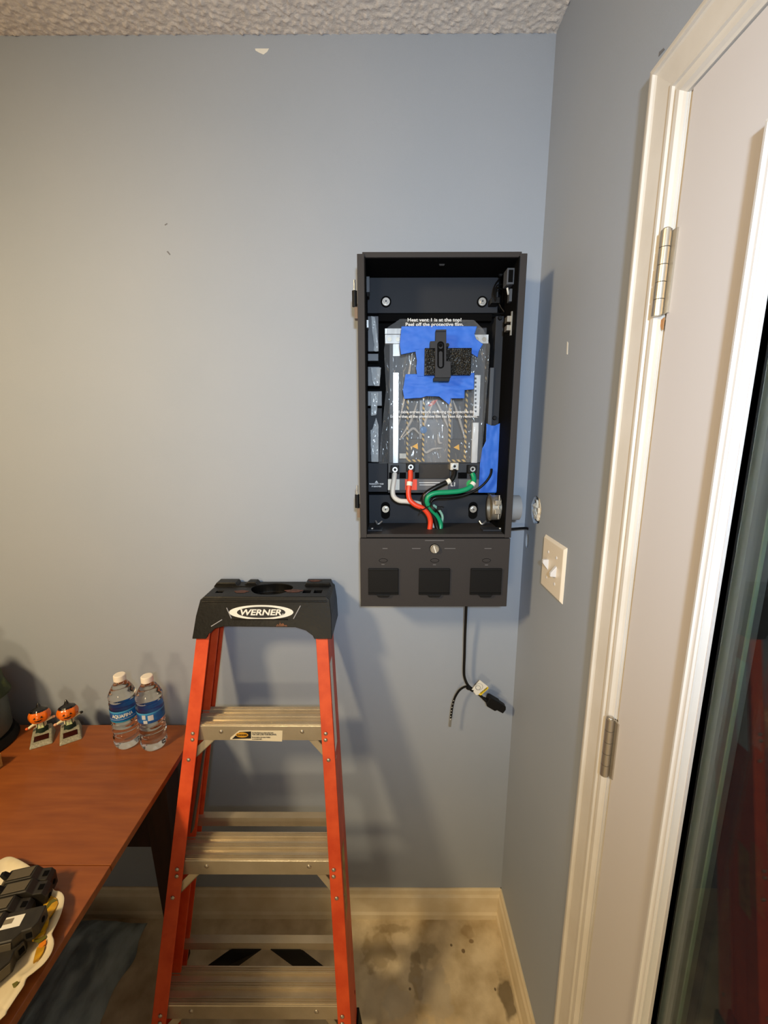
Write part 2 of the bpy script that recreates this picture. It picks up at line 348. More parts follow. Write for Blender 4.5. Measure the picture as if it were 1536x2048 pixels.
mb.add(vs, [tuple(range(n)), tuple(range(n, 2*n))]+[(i, (i+1) % n, n+(i+1) % n, n+i) for i in range(n)]); obj('side_casing', mb, WHITE, tr)
JX = XR-.002
mb = MB().box(JX, XR+.12, DY0+.002, CY0-CW+.022, 0, HZ-CW+.018); mb.box(JX-.003, JX+.01, DY0+.006, CY0-CW+.002, 0, HZ-CW+.003); obj('door_jamb', mb, WHITE, tr)
mb = MB().box(JX, XR+.12, DY1-.02, DY0+.01, DZ+.003, HZ-CW+.022); obj('head_jamb', mb, WHITE, tr)
mb = MB().box(JX, XR+.12, DY1-.02, DY1-.003, 0, DZ+.01); obj('door_jamb', mb, WHITE, tr)
# brown bare-wood chips under the hinges
CHIP = mat('bare_wood_chip', (176, 128, 84), .7)

# the glazed door
SX = XR-.006                                # room-side face of the slab
dr = thing('door_1', 'white entry door with tall glass pane and nickel hinges', None, (XR, DY0, 0), kind='structure')
oyA = onx(1372, 1300, SX-.012).y; GY0 = onx(1425, 1300, SX+.006).y; MWD = oyA-GY0; GY1, GZ0 = -1.26, .28; GZ1 = onx(1520, 246, SX-.012).z-MWD
mb = MB(); mb.box(SX, SX+.044, GY0, DY0-.002, .012, DZ); mb.box(SX, SX+.044, DY1, GY1, .012, DZ); mb.box(SX, SX+.044, GY1, GY0, GZ1, DZ); mb.box(SX, SX+.044, GY1, GY0, .012, GZ0)
obj('slab', mb, DOORP, dr)
MP = [(a*MWD, t) for a, t in ((0, 0), (.02, .008), (.14, .013), (.34, .0135), (.42, .0115), (.52, .0110), (.70, .0110), (.76, .0085), (.84, .0085), (.86, .006), (1.0, -.004), (1.0, -.0117), (0, -.008))]
oy0, oy1, oz0, oz1 = oyA, GY1-MWD, GZ0-MWD, GZ1+MWD
def frame(name, prof, X, sgn, y0, y1, z0, z1, m_, parent):
    mb = MB(); n = len(prof); loops = []
    for fy, fz in ((1, 0), (1, 1), (0, 1), (0, 0)):
        loops.append([(X-sgn*t, (y0-a) if fy else (y1+a), (z1-a) if fz else (z0+a)) for a, t in prof])
    vs = sum(loops, []); fs = []
    for q in range(4):
        r = (q+1) % 4; fs += [(q*n+i, q*n+(i+1) % n, r*n+(i+1) % n, r*n+i) for i in range(n)]
    return obj(name, mb.add(vs, fs), m_, parent)
frame('glass_moulding', MP, SX, 1, oy0, oy1, oz0, oz1, MOLD, dr)
frame('outer_glass_moulding', MP, SX+.044, -1, oy0, oy1, oz0, oz1, MOLD, dr)
gx = SX+.012
for nm_, a0, a1, m_ in (('spacer_reveal', 0, .012, mat('spacer_aluminium', (132, 136, 140), .5, .2)), ('spacer_reveal', .012, .028, mat('slate_reveal', (86, 90, 98), .5)), ('glass_edge', .028, .0300001, mat('sealant_green', (126, 142, 134), .5))):  # spacer strips widened to stand in for the outer frame's grey reveal
    frame(nm_, [(a0, -.0045), (a1, -.0045), (a1, -.0175 if a1 < .03 else -.0085), (a0, -.0175 if a1 < .03 else -.0085)], gx, 1, GY0, GY1, GZ0, GZ1, m_, dr)
frame('glass_gasket', [(0, .0012), (.0009, .0012), (.0009, -.001), (0, -.001)], gx, 1, GY0-.0005, GY1+.0005, GZ0+.0005, GZ1-.0005, BLK, dr)
GLASS = mat('door_glass', (236, 246, 242), .01, trans=1., ior=1.36)
obj('glass_pane', MB().box(gx, gx+.004, GY1, GY0, GZ0, GZ1), GLASS, dr)
obj('glass_pane', MB().box(gx+.018, gx+.022, GY1, GY0, GZ0, GZ1), GLASS, dr)
obj('weather_seal', MB().box(SX+.004, SX+.03, DY0-.0025, DY0+.0015, 0, DZ), mat('dark_seal', (60, 56, 54), .7), dr)
def hinge(z0, z1):
    hy, hx, r = DY0+.006, SX-.008, .0065
    mb = MB().box(SX-.0025, SX+.001, DY0-.0065, hy+.004, z0+.002, z1-.002); h = obj('hinge', mb, NICKEL, dr); h['label'] = 'brushed nickel hinge'
    n = 5; dz = (z1-z0)/n
    for i in range(n):
        obj('knuckle', MB().cyl((hx, hy, z0+i*dz+.0004), (hx, hy, z0+(i+1)*dz-.0004), r, n=20), NICKEL, h, smooth=True, sharp=50)
    obj('pin_tip', MB().ball((hx, hy, z1+.0005), .005, .005, .0025), NICKEL, h, smooth=True)
    obj('leaf', MB().box(SX-.0015, JX+.001, hy-.001, hy+.012, z0+.002, z1-.002), NICKEL, h)
hinge(1.727, 1.832); hinge(1.014, 1.120)
obj('wood_chip', MB().prism([(SX-.0012, DY0+a, b) for a, b in ((.001, 1.725), (.010, 1.722), (.004, 1.711), (.001, 1.709))], (.0012, 0, 0)), CHIP, dr)
obj('wood_chip', MB().prism([(JX-.0042, DY0+.007+a, b) for a, b in ((.001, 1.010), (.004, 1.006), (.002, .985), (.0005, .982))], (.0015, 0, 0)), CHIP, dr)

# light switch on the side wall
ls = thing('light_switch', 'white double toggle light switch on the side wall', 'light switch', (XR, -.212, 1.275))
mb = MB().hexa([(XR, -.1515, 1.212), (XR, -.2725, 1.212), (XR, -.2725, 1.338), (XR, -.1515, 1.338)], [(XR-.006, -.1575, 1.218), (XR-.006, -.2665, 1.218), (XR-.006, -.2665, 1.332), (XR-.006, -.1575, 1.332)])
IVORY = mat('ivory_plastic', (230, 221, 206), .35)
obj('plate', mb, IVORY, ls, bevel=.0012)
for cy, up in ((-.189, 1), (-.235, -1)):
    mb = MB().hexa([(XR-.005, cy-.005, 1.262), (XR-.005, cy+.005, 1.262), (XR-.005, cy+.005, 1.288), (XR-.005, cy-.005, 1.288)],
                   [(XR-.018, cy-.004, 1.275+up*.008-.004), (XR-.018, cy+.004, 1.275+up*.008-.004), (XR-.018, cy+.004, 1.275+up*.008+.004), (XR-.018, cy-.004, 1.275+up*.008+.004)])
    obj('toggle', mb, MOLD, ls, bevel=.001)
    for z in (1.245, 1.305):
        sc = obj('screw', MB().cyl((XR-.0055, cy, z), (XR-.0072, cy, z), .0034, n=14), MOLD, ls)

# ================================================================== ELECTRICAL PANEL
YF = -.146                                   # front plane of the enclosure
PX0, PX1, PZ0, PZM, PZ1 = -.060, .298, 1.153, 1.327, 1.944
pan = thing('electrical_panel', 'open charcoal metal power panel mounted on the back wall', 'electrical panel', (.119, -.07, PZ0))
mb = MB(); t = .0155
mb.box(PX0, PX0+t, YF, -.004, PZM, PZ1); mb.box(PX1-t, PX1, YF, -.004, PZM, PZ1)
obj('side_wall', MB().box(PX0, PX0+t, YF, -.004, PZM, PZ1-.002), CASE, pan, bevel=.001)
rw_ = obj('side_wall', MB().box(PX1-t, PX1, YF, -.004, PZM, PZ1-.002), CASE, pan, bevel=.001)
obj('top_wall', MB().box(PX0+.011, PX1-.011, YF+.003, -.004, PZ1-.008, PZ1+.0025), CASE, pan, bevel=.001)
obj('bottom_wall', MB().box(PX0+t, PX1-t, YF, -.004, PZM+.001, PZM+.009), CASE, pan, bevel=.0008)
obj('back_wall', MB().box(PX0, PX1, -.008, -.003, PZ0-.004, PZ1), DEEP, pan)
for xx in (PX0+t, PX1-t-.0022): obj('inner_lip', MB().box(xx, xx+.0022, YF-.001, YF+.004, PZM+.009, PZ1-.008), DEEP, pan)
obj('black_inner_sheet', MB().box(PX1-t-.0012, PX1-t-.0002, YF+.006, -.008, PZM+.0092, PZ1-.0085), DEEP, pan)  # thin black sheets added to make the inner walls black
obj('black_inner_sheet', MB().box(PX0+t+.0002, PX0+t+.0012, YF+.006, -.008, PZM+.0092, PZ1-.0085), DEEP, pan)
obj('black_inner_sheet', MB().box(PX0+t+.0014, PX1-t-.0014, YF+.006, -.008, PZ1-.0092, PZ1-.0082), DEEP, pan)
def pr(x0, y0, x1, y1, Y, Yb):              # box whose front face covers a photo rectangle at depth Y
    ym, xm = (y0+y1)/2, (x0+x1)/2
    return (at(x0, ym, Y).x, at(x1, ym, Y).x, Y, Yb, at(xm, y1, Y).z, at(xm, y0, Y).z)
IN0, IN1 = PX0+t, PX1-t
# upper mounting plate with two bolts
YP = -.026
zt, zb = at(870, 553, YP).z, at(870, 626, YP).z
obj('upper_plate', MB().box(IN0+.001, IN1-.012, YP, -.008, zb, zt), INNER, pan, bevel=.001)
zl0, zl1 = at(870, 1049, YP).z, at(870, 990, YP).z
obj('lower_plate', MB().box(IN0+.001, IN1-.006, YP, -.008, PZM+.009, zl1), INNER, pan, bevel=.001)
def bolt(a, b, Y, slot=False):
    c = at(a, b, Y); h = obj('bolt_recess', MB().ring(c, c+Vector((0, -.004, 0)), .0125, .0095), DEEP, pan)
    if slot:
        pts = [(c.x+math.cos(k)*.012, Y-.0006, c.z-.004+math.sin(k)*.012+(.011 if math.sin(k) > 0 else -.011)) for k in [2*math.pi*i/24 for i in range(24)]]
        obj('slot', MB().prism(pts, (0, .002, 0)), DEEP, pan)
    q = obj('bolt', MB().cyl(c, c+Vector((0, -.003, 0)), .0092).cyl(c+Vector((0, -.003, 0)), c+Vector((0, -.008, 0)), .0062, .0055, n=6), STEEL, pan, smooth=True)
    obj('socket', MB().cyl(c+Vector((0, -.0082, 0)), c+Vector((0, -.0076, 0)), .0024, n=10), GREYP, q)
bolt(772, 604, YP); bolt(964, 604, YP); bolt(771, 1018, YP, True); bolt(946, 1018, YP, True)
# small tab on the ceiling of the box
c = at(884, 523, -.11)
obj('hanger_tab', MB().prism([(c.x-.011, -.11, c.z+.010), (c.x+.011, -.11, c.z+.010), (c.x+.005, -.11, c.z-.008), (c.x-.005, -.11, c.z-.008)], (0, .003, 0)), CASE, pan)
obj('screw', MB().cyl(c, c+Vector((0, -.004, 0)), .0042), STEEL, pan, smooth=True)
# left column of dark breaker blanks
for y0, y1, x1 in ((632, 703, 757), (707, 722, 757), (733, 772, 760), (782, 812, 764), (816, 924, 764), (926, 984, 775)):
    obj('blank_cover', MB().box(*pr(735.5, y0, x1, y1, -.052, -.008)), GREYP if y1 < 900 else INNER, pan, bevel=.0012)
obj('side_tab', MB().box(*pr(733, 553, 739, 584, -.10, -.07)), GREYP, pan)
obj('side_tab', MB().box(*pr(733, 640, 737, 655, -.08, -.06)), STEEL, pan)
# right column
obj('column_plate', MB().box(*pr(984, 632, 1006, 990, -.045, -.008)), INNER, pan, bevel=.001)
obj('recess_frame', MB().box(*pr(757, 628, 984, 642, -.03, -.008)), DEEP, pan)
obj('column_edge', MB().box(*pr(975, 735, 983, 985, -.05, -.008)), GREYP, pan, bevel=.001)
for a, b in ((989, 836), (1000, 636), (1001, 549)):
    c = at(a, b, -.046); obj('screw', MB().cyl(c, c+Vector((0, -.004, 0)), .0055, .004), BLK, pan, smooth=True)
# power module behind the film
obj('module_body', MB().box(*pr(778, 655, 968, 952, -.030, -.008)), mat('module_grey', (58, 60, 66), .45), pan, bevel=.002)
YM = -.036
bb = obj('bus_bar', MB().box(*pr(786, 745, 797, 932, YM-.006, YM+.006)), STEEL, pan, bevel=.0006)
for b in (750, 830, 905): c = at(791, b, YM-.006); obj('screw', MB().cyl(c, c+Vector((0, -.002, 0)), .003), NICKEL, bb)
BRK = mat('white_bracket', (226, 226, 226), .35, .3)
for x0, x1, xs in ((770, 803, (779, 796)), (946, 977, (953, 968))):
    k = obj('bracket', MB().box(*pr(x0, 669, x1, 687, YM-.008, YM+.006)), BRK, pan, bevel=.0006)
    for a in xs: c = at(a, 679, YM-.008); obj('screw', MB().cyl(c, c+Vector((0, -.003, 0)), .0052), NICKEL, k, smooth=True)
obj('bracket', MB().box(*pr(770, 657, 803, 668, YM, YM+.006)), BRK, pan); obj('bracket_stem', MB().box(*pr(786, 688, 800, 712, YM, YM+.006)), BRK, pan)
bb = obj('bus_bar', MB().box(*pr(948, 750, 960, 832, YM-.006, YM+.006)), BRK, pan, bevel=.0006)
for k in range(9): obj('terminal_slot', MB().box(*pr(949.5, 755+k*8.2, 953, 759+k*8.2, YM-.0068, YM-.005)), GREYP, bb)
obj('bus_bar', MB().box(*pr(944, 845, 956, 932, YM-.006, YM+.006)), BRK, pan, bevel=.0006)
obj('cover_plate', MB().box(*pr(838, 800, 906, 925, YM-.004, YM+.004)), mat('pale_cover', (108, 110, 116), .3), pan, bevel=.001)
for a, b in ((857, 806), (886, 806), (857, 851), (885, 851), (857, 874), (885, 874)):
    c = at(a, b, YM-.004); obj('screw', MB().cyl(c, c+Vector((0, -.002, 0)), .002), STEEL, pan)
for x0, x1 in ((812, 846), (897, 931)):
    obj('terminal_cover', MB().box(*pr(x0+3, 878, x1-2, 920, YM-.010, YM+.006)), mat('module_dark', (44, 44, 48), .45), pan, bevel=.001)
    for a in (x0+1, x1-1): obj('hazard_strip', MB().box(*pr(a, 770, a+4, 923, YM-.012, YM)), HAZ, pan)
    obj('hazard_strip', MB().box(*pr(x0+1, 919, x1+3, 923.5, YM-.0125, YM)), HAZ, pan)
for a, b in ((831, 893), (914, 895)):
    obj('warning_triangle', MB().prism([at(x, y, YM-.0108) for x, y in ((a-7, b), (a+4, b-6.5), (a+5, b+5.5))], (0, .0006, 0)), AMBER, pan)
c = at(846, 860, YM-.004); obj('blue_cap', MB().cyl(c, c+Vector((0, -.014, 0)), .0085), mat('blue_plastic', (14, 92, 156), .4), pan, smooth=True)
obj('red_tab', MB().prism([at(x, y, YM-.006) for x, y in ((856, 812), (866, 801), (876, 799), (869, 808), (862, 812))], (0, .003, 0)), R_WIRE, pan)
obj('paper_label', MB().box(*pr(799, 907, 815, 917, YM-.011, YM)), PAPER, pan)
# terminal tray with coloured label strip
YT = -.050
obj('terminal_tray', MB().box(*pr(776, 926, 962, 986, YT, -.008)), mat('module_dark', (44, 44, 48), .45), pan, bevel=.001)
for x0, x1, m_ in ((776, 799, PAPER), (799.5, 809.5, GREYP), (810, 834, mat('red_label', (226, 74, 48), .5)), (834.5, 896, mat('grey_label', (98, 96, 98), .5)), (896.5, 917, mat('slate_label', (58, 60, 70), .5)), (917.5, 958, mat('grey_label', (98, 96, 98), .5))):
    obj('terminal_label', MB().box(*pr(x0, 958.5, x1, 980, YT-.0012, YT+.002)), m_, pan)
c = at(941, 968, YT-.0016); obj('earth_symbol', MB().cyl(c, c+Vector((0, .001, 0)), .0105, n=28), mat('green_label', (40, 166, 84), .5), pan)
text('label_text', 'L1', .014, WPRINT, pan, at(906.5, 969, YT-.0018), offset=.0003)
text('label_text', 'WARRANTY VOID', .0044, WPRINT, pan, at(753, 968, -.0526), offset=.0002)
text('label_text', 'IF REMOVED', .0044, WPRINT, pan, at(753, 973, -.0526), offset=.0002)
obj('warning_triangle', MB().prism([at(x, y, -.0526) for x, y in ((753, 961), (749.5, 965.5), (756.5, 965.5))], (0, .0004, 0)), WPRINT, pan)
for k, b in enumerate((964.5, 969)): obj('print_line', MB().box(*pr(838+k, b, 880-3*k, b+1.5, YT-.0016, YT-.001)), WPRINT, pan)
for a, b in ((790, 939), (821.5, 934), (909, 932.5), (945, 938)):
    lg = obj('lug', MB().box(*pr(a-8.5, b-7, a+8.5, b+8, -.074, YT)), NICKEL if a == 909 else BLK, pan, bevel=.001)
    c = at(a, b, -.074); obj('lug_screw', MB().cyl(c, c+Vector((0, -.003, 0)), .0064).ring(c+Vector((0, -.003, 0)), c+Vector((0, -.0042, 0)), .0064, .004), STEEL, lg, smooth=True)
    obj('lug_socket', MB().cyl(c+Vector((0, -.0036, 0)), c+Vector((0, -.003, 0)), .0036, n=6), BLK, lg)
for x0, x1 in ((778, 783), (799, 812), (830, 838), (916, 934)): obj('tray_slot', MB().box(*pr(x0, 945, x1, 957, YT-.0008, YT)), DEEP, pan)
obj('smoked_window', MB().box(*pr(838, 928, 900, 957, YT-.004, YT)), mat('smoked_plastic', (52, 50, 50), .2), pan, bevel=.001)
# hooks, latches and small fittings
for a in (757, 965):
    q = [at(a-6, 1042, -.05), at(a-2, 1048, -.055), at(a+2, 1047, -.055), at(a+7, 1042.5, -.05)]
    obj('wing_clip', MB().tube(q, .0028, 8, 3), STEEL, pan, smooth=True)
for x0, x1 in ((735, 765), (962, 1008)):
    zf = PZM+.0095; A = at(x0, 1063, -.10).x; B = at(x1, 1063, -.10).x
    obj('latch_plate', MB().box(A, B, -.12, -.09, zf, zf+.004), INNER, pan, bevel=.0008)
    obj('latch_stud', MB().ball((A+.012 if x0 < 800 else B-.014, -.115, zf+.006), .004, .004, .003), STEEL, pan, smooth=True)
sx = IN1-.001
fk = obj('inlet_socket', MB().box(sx-.016, sx, -.115, -.085, 1.892, 1.925), GREYP, pan, bevel=.001)
obj('socket_face', MB().box(sx-.013, sx-.003, -.1156, -.1145, 1.896, 1.921), DEEP, fk)
obj('side_tab', MB().box(sx-.006, sx, -.105, -.09, 1.86, 1.886), GREYP, pan)
c = Vector((sx-.010, -.10, 1.889)); obj('wire_end', MB().tube([c, c+Vector((.001, 0, -.005)), c+Vector((.004, .004, -.012))], .0022, 8), W_WIRE, pan, smooth=True)
kb = obj('strike_bracket', MB().box(sx-.003, sx, -.118, -.112, 1.786, 1.836).box(sx-.011, sx-.002, -.116, -.096, 1.815, 1.827).box(sx-.011, sx-.002, -.116, -.096, 1.797, 1.808), NICKEL, pan)
for pts in (((1000, 556), (990, 570), (987, 588), (991, 602)), ((1014, 572), (1003, 569), (992, 574), (990, 600)), ((1013, 585), (1005, 579), (994, 578), (991, 600)), ((995, 600), (1002, 615), (1008, 626), (988, 627))):
    obj('sensor_wire', MB().tube([at(a, b, -.05-.004*i) for i, (a, b) in enumerate(pts)], .0016, 8), B_WIRE, pan, smooth=True)
obj('wire_clip', MB().box(*pr(983, 594, 1000, 606, -.06, -.026)), BLK, pan, bevel=.001)
# hinges on the left side
for z in (1.862, 1.414):
    hg = obj('hinge_barrel', MB().box(PX0-.008, PX0, -.125, -.105, z-.042, z-.012), mat('tan_metal', (120, 98, 76), .5), pan)
    obj('hinge_sleeve', MB().cyl((PX0-.0075, -.125, z-.018), (PX0-.0075, -.125, z+.014), .0055), BLK, hg, smooth=True)
    obj('hinge_pin', MB().cyl((PX0-.0075, -.125, z+.014), (PX0-.0075, -.125, z+.036), .0022), STEEL, hg, smooth=True)
# lower outlet box
lb = obj('outlet_box', MB().box(PX0-.001, PX1-.001, YF, -.006, PZ0, PZM-.002), CASE, pan, bevel=.0012)
for x0, x1 in ((736.5, 797), (837.5, 899.5), (940, 1002.5)):
    X0, X1, _, _, Z0, Z1 = pr(x0, 1137, x1, 1189, YF, 0)
    fl = obj('outlet_cover', MB().box(X0, X1, YF-.004, YF+.002, Z0, Z1), BLK, lb, bevel=.0012)
    xm = (X0+X1)/2
    obj('cover_hinge', MB().box(X0+.001, X1-.001, YF-.006, YF, Z1-.004, Z1+.001), BLK, fl, bevel=.0008)
    obj('pull_tab', MB().prism([(xm-.018, YF-.007, Z0+.002), (xm+.018, YF-.007, Z0+.002), (xm+.012, YF-.007, Z0-.005), (xm-.012, YF-.007, Z0-.005)], (0, .006, 0)), BLK, fl, bevel=.0008)
    obj('cover_seam', MB().box(X0, X1, YF-.0047, YF-.003, Z0+.005, Z0+.0062), DEEP, fl)
for a in (766.5, 869.5, 973):
    c = at(a, 1121, YF-.0004); n = 24
    el = lambda rx, rz: [(c.x+math.cos(2*math.pi*i/n)*rx, c.y, c.z+math.sin(2*math.pi*i/n)*rz) for i in range(n)]
    mb = MB(); o_, i_ = el(.0105, .0052), el(.0094, .0042)
    mb.add(o_+i_, [(i, (i+1) % n, n+(i+1) % n, n+i) for i in range(n)]); obj('button_outline', mb, DEEP, lb)
    obj('button', MB().prism(i_, (0, .0006, 0)), CASE, lb)
for x0, x1, y in ((765, 775, 1097), (824, 841, 1097), (850, 888, 1081), (889, 911, 1097), (969, 983, 1097), (763, 769, 1129), (866, 872, 1129.5), (970, 976, 1130)):
    obj('faint_print', MB().box(*pr(x0, y-.8, x1, y+.8, YF-.0004, YF+.001)), GPRINT, lb)
c = at(869, 1097, YF)
kn = obj('latch_knob', MB().cyl(c, c+Vector((0, -.004, 0)), .0105, n=28).cyl(c+Vector((0, -.004, 0)), c+Vector((0, -.008, 0)), .0098, .0088, n=28), NICKEL, lb, smooth=True)
obj('knob_slot', MB().prism([(c.x+math.cos(t)*r_, c.y-.0083, c.z+math.sin(t)*r_) for t, r_ in ((2.0, .0092), (1.75, .0092), (5.15, .0092), (4.9, .0092))], (0, .0006, 0)), PAPER, kn)
obj('knob_ring', MB().ring(c, c+Vector((0, -.0012, 0)), .0118, .0105), DEEP, kn)

# conduit connector through the right side of the panel
cz, cy = 1.389, -.085
cn = thing('conduit_connector', 'grey plastic conduit fitting with metal clamp in the panel side', 'conduit fitting', (PX1, cy, cz))
mb = MB().ring((PX1+.0005, cy, cz), (PX1+.033, cy, cz), .031, .027, 36); obj('sleeve', mb, PVC, cn, smooth=True)
obj('bushing', MB().ring((IN1-.021, cy, cz), (IN1-.0005, cy, cz), .031, .0255, 36), mat('galvanised', (178, 172, 160), .38, .7), cn, smooth=True)
obj('collar', MB().ring((IN1-.0235, cy, cz), (IN1-.021, cy, cz), .0325, .0255, 36), NICKEL, cn, smooth=True)
for dz in (.018, -.004):
    obj('clamp_lug', MB().box(IN1-.019, IN1-.004, cy-.036, cy-.026, cz+dz-.006, cz+dz+.006), NICKEL, cn, bevel=.001)
obj('clamp_screw', MB().cyl((IN1-.009, cy-.032, cz-.022), (IN1-.009, cy-.032, cz+.036), .0022), STEEL, cn, smooth=True)

# black lead from the seam into the wall hole
ld = tag(obj('sensor_cable', MB().tube([(PX1+.0005, -.05, PZM-.002), (PX1+.03, -.045, PZM-.0025), (XR-.02, -.036, PZM-.0025), (XR-.004, -.030, PZM-.004), (XR+.004, -.0275, PZM-.010), (XR+.010, -.027, PZM-.024)], .0034, 10), B_WIRE, smooth=True, loc=(PX1, -.05, PZM)), 'thin black cable running from the panel into the corner hole', 'cable')

# ---- protective film over the module
FILM = film_mat('clear_crinkled_film', (160, 164, 170), .095, .10, face=.45)
def fy(a, b): return -.062 - .010*math.exp(-((b-700)/60)**2) + .010*max(0, (b-880)/45)*math.sin((a-760)/17.)*.35 - .004*math.sin(a/9.+b/40.)*max(0, (b-790)/140)
fl = sheet([(800, 638), (948, 640), (968, 660), (980, 690), (976, 760), (968, 860), (962, 925), (757, 927), (764, 860), (772, 780), (768, 700), (775, 655)], -.062, FILM, 'protective_film', None, 2.0, .0048, (.065, .018), 2., .0003, fy)
tag(fl, 'clear crinkled protective film hanging over the panel module', 'plastic film')
FR = ROOT[fl.name]
FOLD = film_mat('folded_film', (206, 212, 218), .42, .14)
for i, pts in enumerate((((742, 632), (750, 634), (757, 690), (757, 703), (747, 703), (748, 690), (744, 660)), ((742, 735), (762, 735), (759, 772), (748, 772), (744, 760)), ((742, 785), (757, 785), (753, 830), (742, 832)), ((744, 860), (752, 835), (757, 850), (757, 924), (742, 924), (741, 860)))):
    s_ = sheet(pts, -.060, FOLD, 'film_fold', fl, 2., .003, (.12, .05), i*3.)
# film creases as whitish tubes, with the milky highlights put into their colour
SHEEN = film_mat('crease_sheen_film', (226, 228, 232), .16, .12, face=.30)
for pts in (((826, 700), (818, 745), (808, 800), (797, 850)), ((868, 800), (852, 838), (849, 852)), ((872, 800), (886, 830), (896, 855)), ((903, 795), (898, 830), (900, 850)), ((906, 800), (918, 835), (930, 878)), ((800, 880), (815, 866), (826, 857), (834, 862), (838, 868)), ((834, 806), (822, 842), (800, 878)), ((876, 868), (878, 884), (884, 886)), ((846, 895), (852, 905), (866, 898), (884, 896))):
    obj('crease_sheen', MB().tube([at(a, b, -.070) for a, b in pts], .0022, 8, 6, rf=lambda u: .35+math.sin(u*math.pi)), SHEEN, fl, smooth=True)
for s_, b, a, sz in (('Heat vent 1 is at the top!', 640, 869, .0102), ('Peel off the protective film.', 649, 869, .0102)):
    text('film_print', s_, sz, WPRINT, fl, at(a, b, -.080), sx=1.2, offset=.0002)
text('film_print', 'Drill cable entries before removing the protective film', .0092, WPRINT, fl, at(868, 824, -.076), sx=.98, offset=.0001)
text('film_print', 'Ensure that all the protective film has been fully removed.', .0092, WPRINT, fl, at(868, 833, -.076), sx=.98, offset=.0001)

# ---- blue tape, foam and bracket
def C8(pts): return [(740+a/5.486, 620+b/5.486) for a, b in pts]
tp = sheet(C8([(345, 180), (700, 172), (1175, 180), (1145, 270), (1165, 320), (1240, 375), (1195, 450), (1180, 520), (1100, 470), (1090, 420), (850, 430), (600, 440), (490, 460), (340, 490), (325, 380)]), -.078, TAPE, 'tape_strip', None, 1.2, .0014, (.035, .05), 11.)
tag(tp, 'wide torn blue tape strip across the top of the foam', 'tape', 'blue tape on the panel')
tp = sheet(C8([(495, 430), (610, 425), (610, 730), (520, 730), (505, 640), (515, 560)]), -.080, TAPE, 'tape_strip', None, 1.2, .0010, (.04, .03), 15.)
tag(tp, 'narrow vertical blue tape strip left of the black foam', 'tape', 'blue tape on the panel')
tp = sheet(C8([(390, 705), (600, 700), (890, 705), (1145, 690), (1140, 870), (1040, 880), (1035, 970), (890, 970), (870, 1040), (760, 950), (620, 945), (560, 965), (375, 975), (360, 880)]), -.079, TAPE, 'tape_strip', None, 1.2, .0020, (.03, .06), 19.)
tag(tp, 'crumpled blue tape patch below the black foam', 'tape', 'blue tape on the panel')
def C5(pts): return [(720+a/5.12, 800+b/5.12) for a, b in pts]
tp = sheet(C5([(1295, 240), (1345, 262), (1380, 262), (1440, 235), (1445, 560), (1420, 700), (1410, 880), (1395, 950), (1210, 950), (1222, 780), (1230, 620), (1250, 500), (1290, 420)]), -.058, TAPE, 'tape_strip', None, 1.2, .0020, (.05, .03), 23.)
tag(tp, 'long blue tape strip at lower right holding a thin wire', 'tape', 'blue tape on the panel')
# porous foam: bumpy block
q0 = pr(849.5, 696, 942.5, 750, -.094, -.080)
mb = MB(); nxf, nzf = 62, 38
for j in range(nzf+1):
    for i in range(nxf+1):
        x, z = q0[0]+(q0[1]-q0[0])*i/nxf, q0[4]+(q0[5]-q0[4])*j/nzf
        e = 1 if 0 < i < nxf and 0 < j < nzf else 0
        mb.v.append((x, q0[2]+(-.0016*random.random()*e), z))
mb.f = [(j*(nxf+1)+i, j*(nxf+1)+i+1, (j+1)*(nxf+1)+i+1, (j+1)*(nxf+1)+i) for j in range(nzf) for i in range(nxf)]
mb.box(q0[0], q0[1], q0[2], q0[3], q0[4], q0[5])
fo = tag(obj('foam_pad', mb, mat('porous_black_foam', (15, 15, 14), .45), loc=(q0[0], q0[2], q0[4])), 'speckled black foam pad taped inside the panel', 'foam pad')
def P8(pts, Y): return [at(740+a/5.486, 620+b/5.486, Y) for a, b in pts]
br = thing('plastic_bracket', 'dark grey slotted plastic bracket lying across the foam', 'bracket', at(882, 710, -.104))
BRP = mat('slate_plastic', (52, 53, 57), .6, spec=.2)
o = obj('plate', MB().prism(P8([(722, 225), (838, 225), (838, 560), (888, 562), (888, 742), (714, 742), (716, 420), (660, 420), (660, 342), (720, 340)], -.106), (0, .010, 0)), BRP, br, bevel=.0008)
obj('top_lip', MB().prism(P8([(724, 215), (838, 213), (838, 232), (722, 234)], -.110), (0, .012, 0)), BRP, br, bevel=.0006)
obj('bottom_lip', MB().prism(P8([(698, 742), (876, 742), (872, 782), (698, 782)], -.103), (0, .012, 0)), BLK, br, bevel=.0006)
def pill(cx, y0, y1, r, Y, n=10):
    return P8([(cx+math.cos(math.pi*i/n)*r, y0+r-math.sin(math.pi*i/n)*r) for i in range(n+1)]+[(cx-math.cos(math.pi*i/n)*r, y1-r+math.sin(math.pi*i/n)*r) for i in range(n+1)], Y)
obj('slot', MB().prism(pill(776, 343, 642, 38, -.1066), (0, .001, 0)), DEEP, br)
obj('slot_insert', MB().prism(pill(776, 452, 626, 19, -.1076), (0, .001, 0)), BRP, br)
obj('slot_rim', MB().prism(pill(776, 364, 425, 22, -.1074), (0, .0008, 0)), BRP, br)
c = at(740+775/5.486, 620+387/5.486, -.1080); obj('hole', MB().cyl(c, c+Vector((0, .001, 0)), .0042), DEEP, br)
c = at(740+850/5.486, 620+383/5.486, -.1010); obj('peg', MB().cyl(c, c+Vector((0, .008, 0)), .0042), BLK, br)

